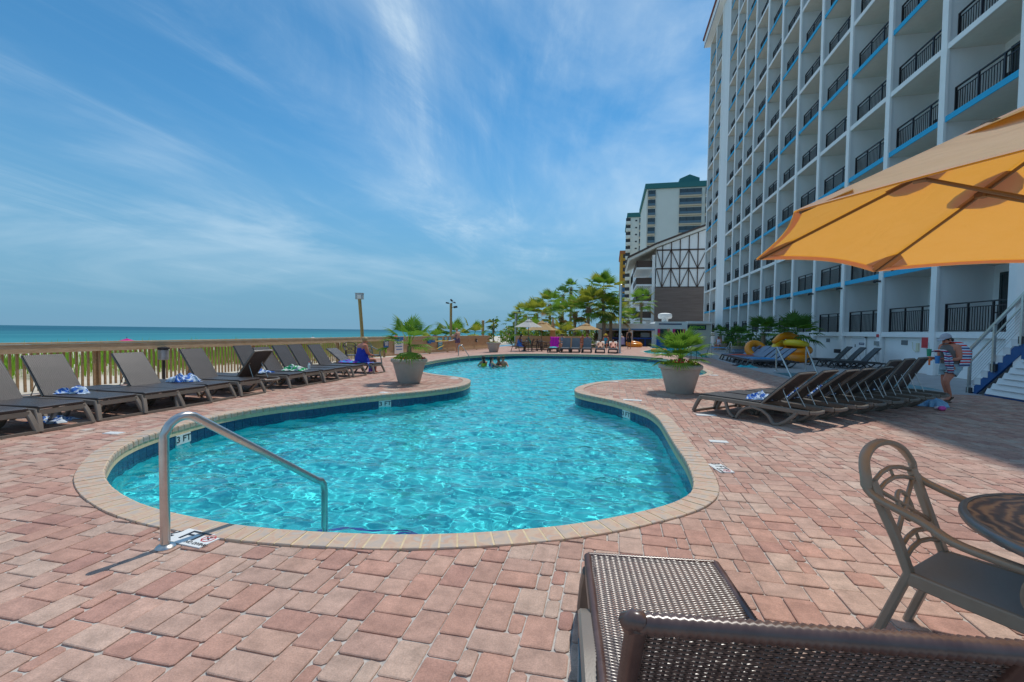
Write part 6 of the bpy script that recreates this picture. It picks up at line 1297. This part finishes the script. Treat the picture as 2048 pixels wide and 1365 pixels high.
# ------------------------------------------------------------------ towels and small things
def towel_mat(name, c, c2, sc=9., lo=.45, hi=.52):
    m = mat(name, c, .9); t = m.node_tree; b = t.nodes['Principled BSDF']; co = t.nodes.new('ShaderNodeTexCoord'); v = t.nodes.new('ShaderNodeTexNoise'); v.inputs['Scale'].default_value = sc; v.inputs['Detail'].default_value = 2; v.inputs['Distortion'].default_value = 2; t.links.new(co.outputs['Object'], v.inputs['Vector'])
    r_ = t.nodes.new('ShaderNodeMapRange'); r_.inputs[1].default_value = lo; r_.inputs[2].default_value = hi; t.links.new(v.outputs[0], r_.inputs[0]); x = t.nodes.new('ShaderNodeMix'); x.data_type = 'RGBA'; x.inputs[6].default_value = (*c, 1); x.inputs[7].default_value = (*c2, 1); t.links.new(r_.outputs[0], x.inputs[0]); t.links.new(x.outputs[2], b.inputs['Base Color']); return m
TB = towel_mat('blue_white_towel', (.03, .14, .50), (.62, .72, .82)); TG = towel_mat('green_white_towel', (.01, .42, .14), (.75, .78, .76), 6.); TP = towel_mat('purple_blue_towel', (.20, .03, .42), (.02, .30, .62), 5.); TS = mat('sky_blue_towel', (.07, .33, .68), .9, var=.25, vscale=14); TO = mat('coral_towel', (.75, .09, .04), .9, var=.1, vscale=10); TMg = stripes('magenta_towel', [(.78, .01, .42), (.55, .01, .36), (.78, .01, .42)], 1.4, 'X'); TT = mat('turquoise_towel', (.05, .45, .52), .9, var=.2, vscale=14)
def crumple(loc, sx, sy, h_, m, label, seed, rz=0., group=None, tilt=0.):
    rg = random.Random(seed); mb = MB(); n_ = 22; ph_ = [rg.uniform(0, 6) for _ in range(8)]
    for i in range(n_):
        for j in range(n_):
            u, v = i/(n_-1)*2-1, j/(n_-1)*2-1; e_ = max(0, 1-max(abs(u), abs(v))**3); fold = .5+.28*math.sin(u*5+ph_[0]+2*math.sin(v*3+ph_[1]))+.22*math.sin(v*7+ph_[2]+2*math.sin(u*4+ph_[3])); wob = 1+.18*math.sin(3*math.atan2(v, u)+ph_[4])
            mb.v.append((u*sx*wob+.03*math.sin(v*9+ph_[5]), v*sy*wob+.03*math.sin(u*8+ph_[6]), h_*e_*max(.05, fold)+.004))
    for i in range(n_-1):
        for j in range(n_-1): a = i*n_+j; mb.f.append((a, a+1, a+n_+1, a+n_)); mb.mi.append(0)
    o = mb.build('towel', m, loc=loc, smooth=True, rot=(0, tilt, rz)); return tag(o, label, 'towel', group)
SZT = .362
crumple((-8.85, 5.95, SZT), .22, .13, .13, TB, 'crumpled blue and white towel on the second lounger from the left edge', 1, .3); crumple((-8.75, 7.9, SZT), .26, .2, .2, TB, 'bunched blue and white towel on the flat lounger right of the lantern', 2, .9); crumple((-8.55, 5.45, .0), .25, .2, .08, TB, 'blue and white towel fallen on the pavers under the left loungers', 3, .2)
crumple((-8.75, 10.0, SZT), .25, .2, .12, TB, 'blue towel behind the turned-around lounger', 4, .2); crumple((-8.45, 10.93, SZT), .26, .2, .17, TG, 'green and white crumpled towel on a fence lounger', 5, .4); crumple((-8.75, 14.25, SZT), .5, .26, .10, TP, 'purple and blue towel spread beside the woman in blue', 6, .1)
dr_ = empty('hanging_towel', (-8.03, 14.2, 0), 0, 'purple towel hanging off the lounger below the woman in blue', 'towel'); cloth_strip(dr_, [(-.1, 0, .37), (0, -.0, .375), (.06, 0, .32), (.07, 0, .15), (.08, 0, .06)], .42, TP, 'cloth', across=(0, 1, 0), wav=.012)
tag(MB().lathe([(.03, 0), (.035, .02), (.035, .13), (.015, .17), (.015, .2)], 12).build('water_bottle', mat('bottle_clear', (.7, .75, .78), .15), loc=(-8.2, 11.2, SZT)), 'small water bottle with a red cap standing beside the green towel', 'bottle')
MB().lathe([(.017, 0), (.017, .025)], 10).build('cap', M_red, COL.objects['water_bottle'], (0, 0, .2))
ax = Vector((.715, -.70, 0)); rowp = lambda i, t: Vector((1.93, 9.42, 0))+Vector((.512, .437, 0))*i+ax*t
for i, (k, t, m, lab) in enumerate([(0, .98, TB, 'blue and white towel on the nearest right-hand lounger'), (1, 1.0, TB, 'blue towel at the back of the second right-hand lounger'), (2, .95, TB, 'blue and white towel on the third right-hand lounger'), (3, 1.0, TB, 'towel on the fourth right-hand lounger'), (4, .95, TB, 'blue towel on the fifth right-hand lounger'), (5, 1.0, TB, 'towel on the sixth right-hand lounger')]):
    p = rowp(k, t); crumple((p.x, p.y, SZT), .16, .2, .16, m, lab, 20+i, RAX, 'towels on the right-hand loungers')
p = rowp(7, 1.1); crumple((p.x+.55, p.y-.25, 0), .3, .22, .22, mat('pale_blue_towel', (.14, .36, .6), .9, c2=(.4, .6, .75), vscale=7), 'pale blue towel heaped on the pavers at the end of the right-hand row', 31, .6)
q = gp(1884, 822); ck = empty('toddler_clogs', (q.x, q.y, 0), .4, 'pink and white child clogs on the pavers near the walking woman', 'shoes'); MB().ball((0, 0, .05), .07, 10, 6, (1.3, .7, .7)).build('clog', mat('clog_pink', (.75, .1, .4), .5), ck, smooth=True); MB().ball((.02, .1, .04), .06, 10, 6, (1.3, .7, .6)).build('clog', mat('clog_white', (.75, .65, .68), .5), ck, smooth=True)
crumple((7.15, 23.44, SZT), .8, .26, .05, TS, 'sky blue towel spread on a shaded lounger near the handrails', 40, .05); crumple((7.1, 26.8, SZT), .75, .25, .05, TO, 'coral towel spread on a lounger in the shaded row', 41, .05); q = gp(1437, 703); crumple((q.x, q.y-.4, .3), .7, .35, .06, TS, 'sky blue towel under the guest near the hotel', 42)
q = gp(1493, 735); crumple((q.x, q.y, 0), .35, .25, .14, TT, 'turquoise towel dropped at the feet of the shaded loungers', 43); q = gp(1480, 732); crumple((q.x, q.y, 0), .3, .2, .1, mat('dark_bag', (.06, .05, .06), .9), 'dark bag on the ground by the shaded loungers', 44)
q = gp(1104, 706); mg = empty('magenta_towel', (q.x, q.y, 0), 0, 'magenta striped towel over the back of a far lounger', 'towel'); cloth_strip(mg, [(0, 1.12, .385), (0, 1.30, .41), (0, 1.40, .66), (0, 1.56, 1.06), (0, 1.64, 1.12), (0, 1.70, 1.0)], .66, TMg, 'cloth', wav=.008); crumple((q.x, q.y+.75, SZT), .28, .5, .06, TT, 'turquoise towel on the seat of the magenta lounger', 45)
# inflatables: swim rings
def torus(name, loc, R_, r_, m, label, rot=(0, 0, 0), group=None):
    P = [(R_*math.cos(2*pi*i/32), R_*math.sin(2*pi*i/32), 0) for i in range(32)]
    return tag(MB().tube(P, r_, 14, closed=True).build(name, m, loc=loc, rot=rot, smooth=True), label, 'swim ring', group)
M_inO = mat('vinyl_orange', (.88, .27, .01), .25, c2=(.92, .34, .02), vscale=3, spec=.6); M_inY = mat('vinyl_yellow', (.92, .66, .03), .25, spec=.6); M_inG = mat('vinyl_green', (.1, .45, .05), .3)
q = gp(1268, 694.5); torus('swim_ring', (q.x, q.y, .28), .62, .26, M_inO, 'orange swim ring lying flat by the bar', (.15, .1, 0))
IC = Vector((9.9, 27.6, 0)); IG = 'inflatables heaped by the hotel wall'
for i, (dx, dy, z, R_, r_, m, rot, lab) in enumerate([(0, 0, .30, .75, .30, M_inO, (0, 0, 0), 'lowest orange ring of the heap by the hotel'), (-.3, 1.0, .75, .7, .28, M_inY, (.9, .3, 0), 'yellow ring tilted on the left of the heap'), (.2, .2, .85, .72, .28, M_inO, (.12, -.1, 0), 'middle orange ring of the heap'), (.1, .1, 1.32, .6, .24, M_inY, (-.1, .15, 0), 'yellow ring near the top of the heap'), (-.2, 2.0, .45, .72, .29, M_inO, (1.1, .2, .4), 'orange ring leaning at the left end of the heap')]):
    torus('swim_ring', (IC.x+dx*.75, IC.y+dy*.75, z*.75), R_*.75, r_*.75, m, lab, rot, IG)
fl_ = empty('banana_float', (IC.x-.2, IC.y+.5, 1.30), .4, 'curved orange float on top of the inflatable heap', 'float'); MB().tube(catmull([(-.9, 0, -.25), (-.5, 0, .05), (0, 0, .15), (.5, 0, .02), (.85, 0, -.2)], 4, False), .2, 12, scale=[.45+.55*math.sin(pi*min(1, (i+.8)/17.6)) for i in range(17)]).build('tube', M_inO, fl_, smooth=True); MB().ball((.95, 0, -.25), .12, 8, 6).build('tip', M_inG, fl_, smooth=True)
fp = Vector((8.0, 27.8, .62)); torus('swim_ring', fp, .42, .19, M_inO, 'small orange ring on the shaded loungers', (1.0, .3, 0), IG)
q = gp(1318, 704, -.1); torus('swim_ring', (q.x, q.y, -.02), .5, .2, M_inO, 'orange ring floating in the second pool behind the right planter', (0, 0, 0))
# far tables, chairs and umbrellas
ufar = 'umbrellas at the far end of the pool'; M_uw = cloth_mat('white_canvas', (.62, .62, .60), .25); M_ut = cloth_mat('beige_canvas', (.62, .45, .25), .3, tc_=(.75, .45, .15))
def far_umb(px, Y, R_, ztop_px, zed_px, label, mc, ph=.3):
    p = onY(px, 690, Y); umbrella((p.x, Y, 0), R_, onY(px, zed_px, Y).z, onY(px, ztop_px, Y).z, ph, label, mc, M_umbrod, False, True, 8, ufar, None, .03)
far_umb(1056.5, 34.6, 1.12, 640, 655, 'white two-tier umbrella over the guest in blue', M_uw); far_umb(1083, 38.5, 1.35, 643, 661, 'beige umbrella just right of the white one', M_ut, .1); far_umb(1092, 44, 1.4, 646, 661, 'second beige umbrella half hidden behind the first', M_ut, .5); far_umb(1172, 42, 1.35, 648, 660, 'beige umbrella in front of the bar', M_ut, .2); far_umb(1163, 47, 1.45, 651, 661, 'pale umbrella behind the beige one by the bar', M_uw, .6)
q = onY(1105, 690, 39); cu_ = empty('closed_umbrella', (q.x, 39, 0), 0, 'closed beige umbrella standing between the palms and far loungers', 'umbrella', ufar); MB().lathe([(.05, 1.0), (.28, 1.1), (.22, 1.5), (.12, 2.2), (.03, 2.75)], 10, cap=False).build('folded_canopy', M_ut, cu_, smooth=30); MB().tube([(0, 0, 0), (0, 0, 2.8)], .025, 8).build('pole', M_umbrod, cu_); MB().lathe([(.3, 0), (.3, .06), (.05, .1)], 12).build('base', M_dark, cu_)
M_fch = mat('far_chair_bronze', (.07, .055, .05), .45); pc0 = None; k = 0
for px, py, rz, lab in ((1030, 703.5, 10, 'dark patio chair under the guest in blue'), (1056, 703, 180, 'dark patio chair opposite the guest in blue'), (1072, 702, 140, 'dark patio chair behind the one opposite the guest in blue'), (1084, 703, 60, 'dark patio chair turned towards the pool under the beige umbrella'), (1095, 701, 200, 'dark patio chair next to the magenta towel')):
    q = gp(px, py); patio_chair((q.x, q.y+.15, 0), R(rz), lab, M_fch, M_fch, 'patio_chair', 'patio chairs at the far tables')
for px, py, lab in ((1046, 702.5, 'small dark patio table under the white umbrella'), (1080, 700.5, 'small dark patio table under the beige umbrella')):
    q = gp(px, py); t_ = empty('patio_table', (q.x, q.y+.4, 0), 0, lab, 'table', 'far patio tables'); MB().lathe([(.5, .69), (.52, .70), (.5, .72)], 24).build('table_top', M_fch, t_); MB().lathe([(.28, 0), (.05, .08), (.04, .69)], 12).build('pedestal', M_fch, t_)
crumple((gp(1058, 703).x, gp(1058, 703).y+.1, .8), .3, .1, .1, mat('green_towel', (.0, .30, .24), .9), 'dark green towel over the chair opposite the guest in blue', 60, 0, None, 1.2)
for px, py, rz, lab in ((700, 731, 75, 'patio chair half hidden behind the woman in blue'), (742, 731, 100, 'pale patio chair right of the woman in blue, beside the planter')):
    q = gp(px, py); patio_chair((q.x-.1, q.y+.3, 0), R(rz-120), lab, M_fch if px < 720 else mat('pale_metal', (.2, .23, .22), .4, .3), M_gsling, 'patio_chair', 'patio chairs by the fence')
# things on the fences
def on_fence(y, z): return Vector((FX(y)+.09, y, z))
ln = empty('fence_lantern', (FX(10.35)+.12, 10.35, 0), 0, 'grey cylinder lantern mounted on the picket fence behind the loungers', 'lantern'); MB().lathe([(.10, .58), (.125, .6), (.125, .86), (.10, .88)], 16).build('drum', M_galv, ln, smooth=40); MB().lathe([(.14, .88), (.14, .93), (.05, .95)], 16).build('lid', M_dark, ln); MB().box((0, 0, .29), (.05, .05, .58)).build('stake', M_dark, ln)
fd = (Vector((-9.9, 37.0, 0))-seg(22.7)).normalized(); fang = math.atan2(fd.y, fd.x)
def fence_thing(px, Y0=None):
    best = None
    for i in range(200):
        p = seg(22.7)+fd*(i*.075); d = p-CAM; xx = CX+F_PX*d.dot(_R2)/d.dot(_fw)
        if best is None or abs(xx-px) < best[0]: best = (abs(xx-px), p)
    return best[1]+Vector((fd.y, -fd.x, 0))*.075
M_sblu = mat('sign_blue', (.02, .16, .45), .5); M_cyan = mat('sign_cyan', (.10, .42, .60), .5)
def fsign(px, w_, h_, z, m, label, lines=True):
    p = fence_thing(px); e = empty('fence_sign', (p.x, p.y, 0), fang, label, 'sign'); MB().box((0, 0, z), (w_, .015, h_)).build('panel', m, e)
    if lines:
        for k in range(4): MB().box((rnd.uniform(-.05, .05), -.009, z+h_*(.28-.17*k)), (w_*rnd.uniform(.5, .8), .004, h_*.05)).build('print_line', M_white if m is not M_white else M_sblu, e)
    return e
fsign(752, .42, .36, .78, M_sblu, 'small blue sign on the fence left of the planter palm'); fsign(768, .42, .42, .74, M_sblu, 'blue sign on the fence behind the left planter palm')
e = fsign(795, .85, .95, .62, M_white, 'large white pool rules board behind the left planter'); MB().box((0, -.009, 1.0), (.83, .004, .18)).build('header', M_sblu, e); fsign(878, .55, .8, .62, M_cyan, 'pale blue notice behind the life hook'); fsign(889, .32, .26, .92, M_cyan, 'small cyan notice under the rail right of the life hook'); fsign(898, .3, .24, .92, M_cyan, 'small cyan notice nearest the leaning woman')
p = fence_thing(862); q = fence_thing(910); hk = empty('life_hook', (p.x, p.y, 0), fang, 'yellow and white rescue pole with blue ends hung on the fence', 'rescue pole'); Lh = (q-p).length; MB().tube([(0, -.06, .78), (Lh*.4, -.06, .77), (Lh*.75, -.06, .80), (Lh, -.06, .90)], .03, 8).build('pole', mat('pole_white', (.75, .76, .75), .4), hk); MB().tube([(Lh*.05, -.1, .80), (Lh*.6, -.1, .81)], .022, 8).build('yellow_pole', M_inY, hk); MB().box((0, -.06, .80), (.5, .08, .14)).box((-.45, -.06, .84), (.3, .1, .36)).box((Lh-.1, -.06, .9), (.6, .06, .1)).build('bracket', M_sblu, hk); MB().tube([(Lh*.12, -.1, .28), (Lh*.4, -.1, .5)], .02, 8).build('lower_pole', M_inY, hk)
for e_, px in ((bf1, 951), (bf2, 1015)):
    pp = fence_thing(px) if e_ is bf1 else Vector((-7.0, 38.5, 0)); b = empty('fence_outlet', (pp.x, pp.y, 0), fang if e_ is bf1 else .33, 'small grey outlet box on the board fence '+('left' if e_ is bf1 else 'right')+' of the far planter', 'outlet box'); MB().box((0, -.02, .74), (.16, .07, .26)).build('box', M_dark, b); MB().box((0, -.06, .72), (.08, .01, .14)).build('cover', M_white, b)
# white shower basin post by the second pool
q = gp(1385, 719); dk = empty('white_side_table', (q.x, q.y, 0), 0, 'small white table on thin legs behind the right planter palm', 'table'); MB().lathe([(.3, .62), (.32, .66), (.2, .72)], 16).build('table_top', M_white, dk)
for a in range(3): MB().tube([(.22*math.cos(a*2.1), .22*math.sin(a*2.1), 0), (.2*math.cos(a*2.1), .2*math.sin(a*2.1), .63)], .015, 6).build('leg', M_dark, dk)
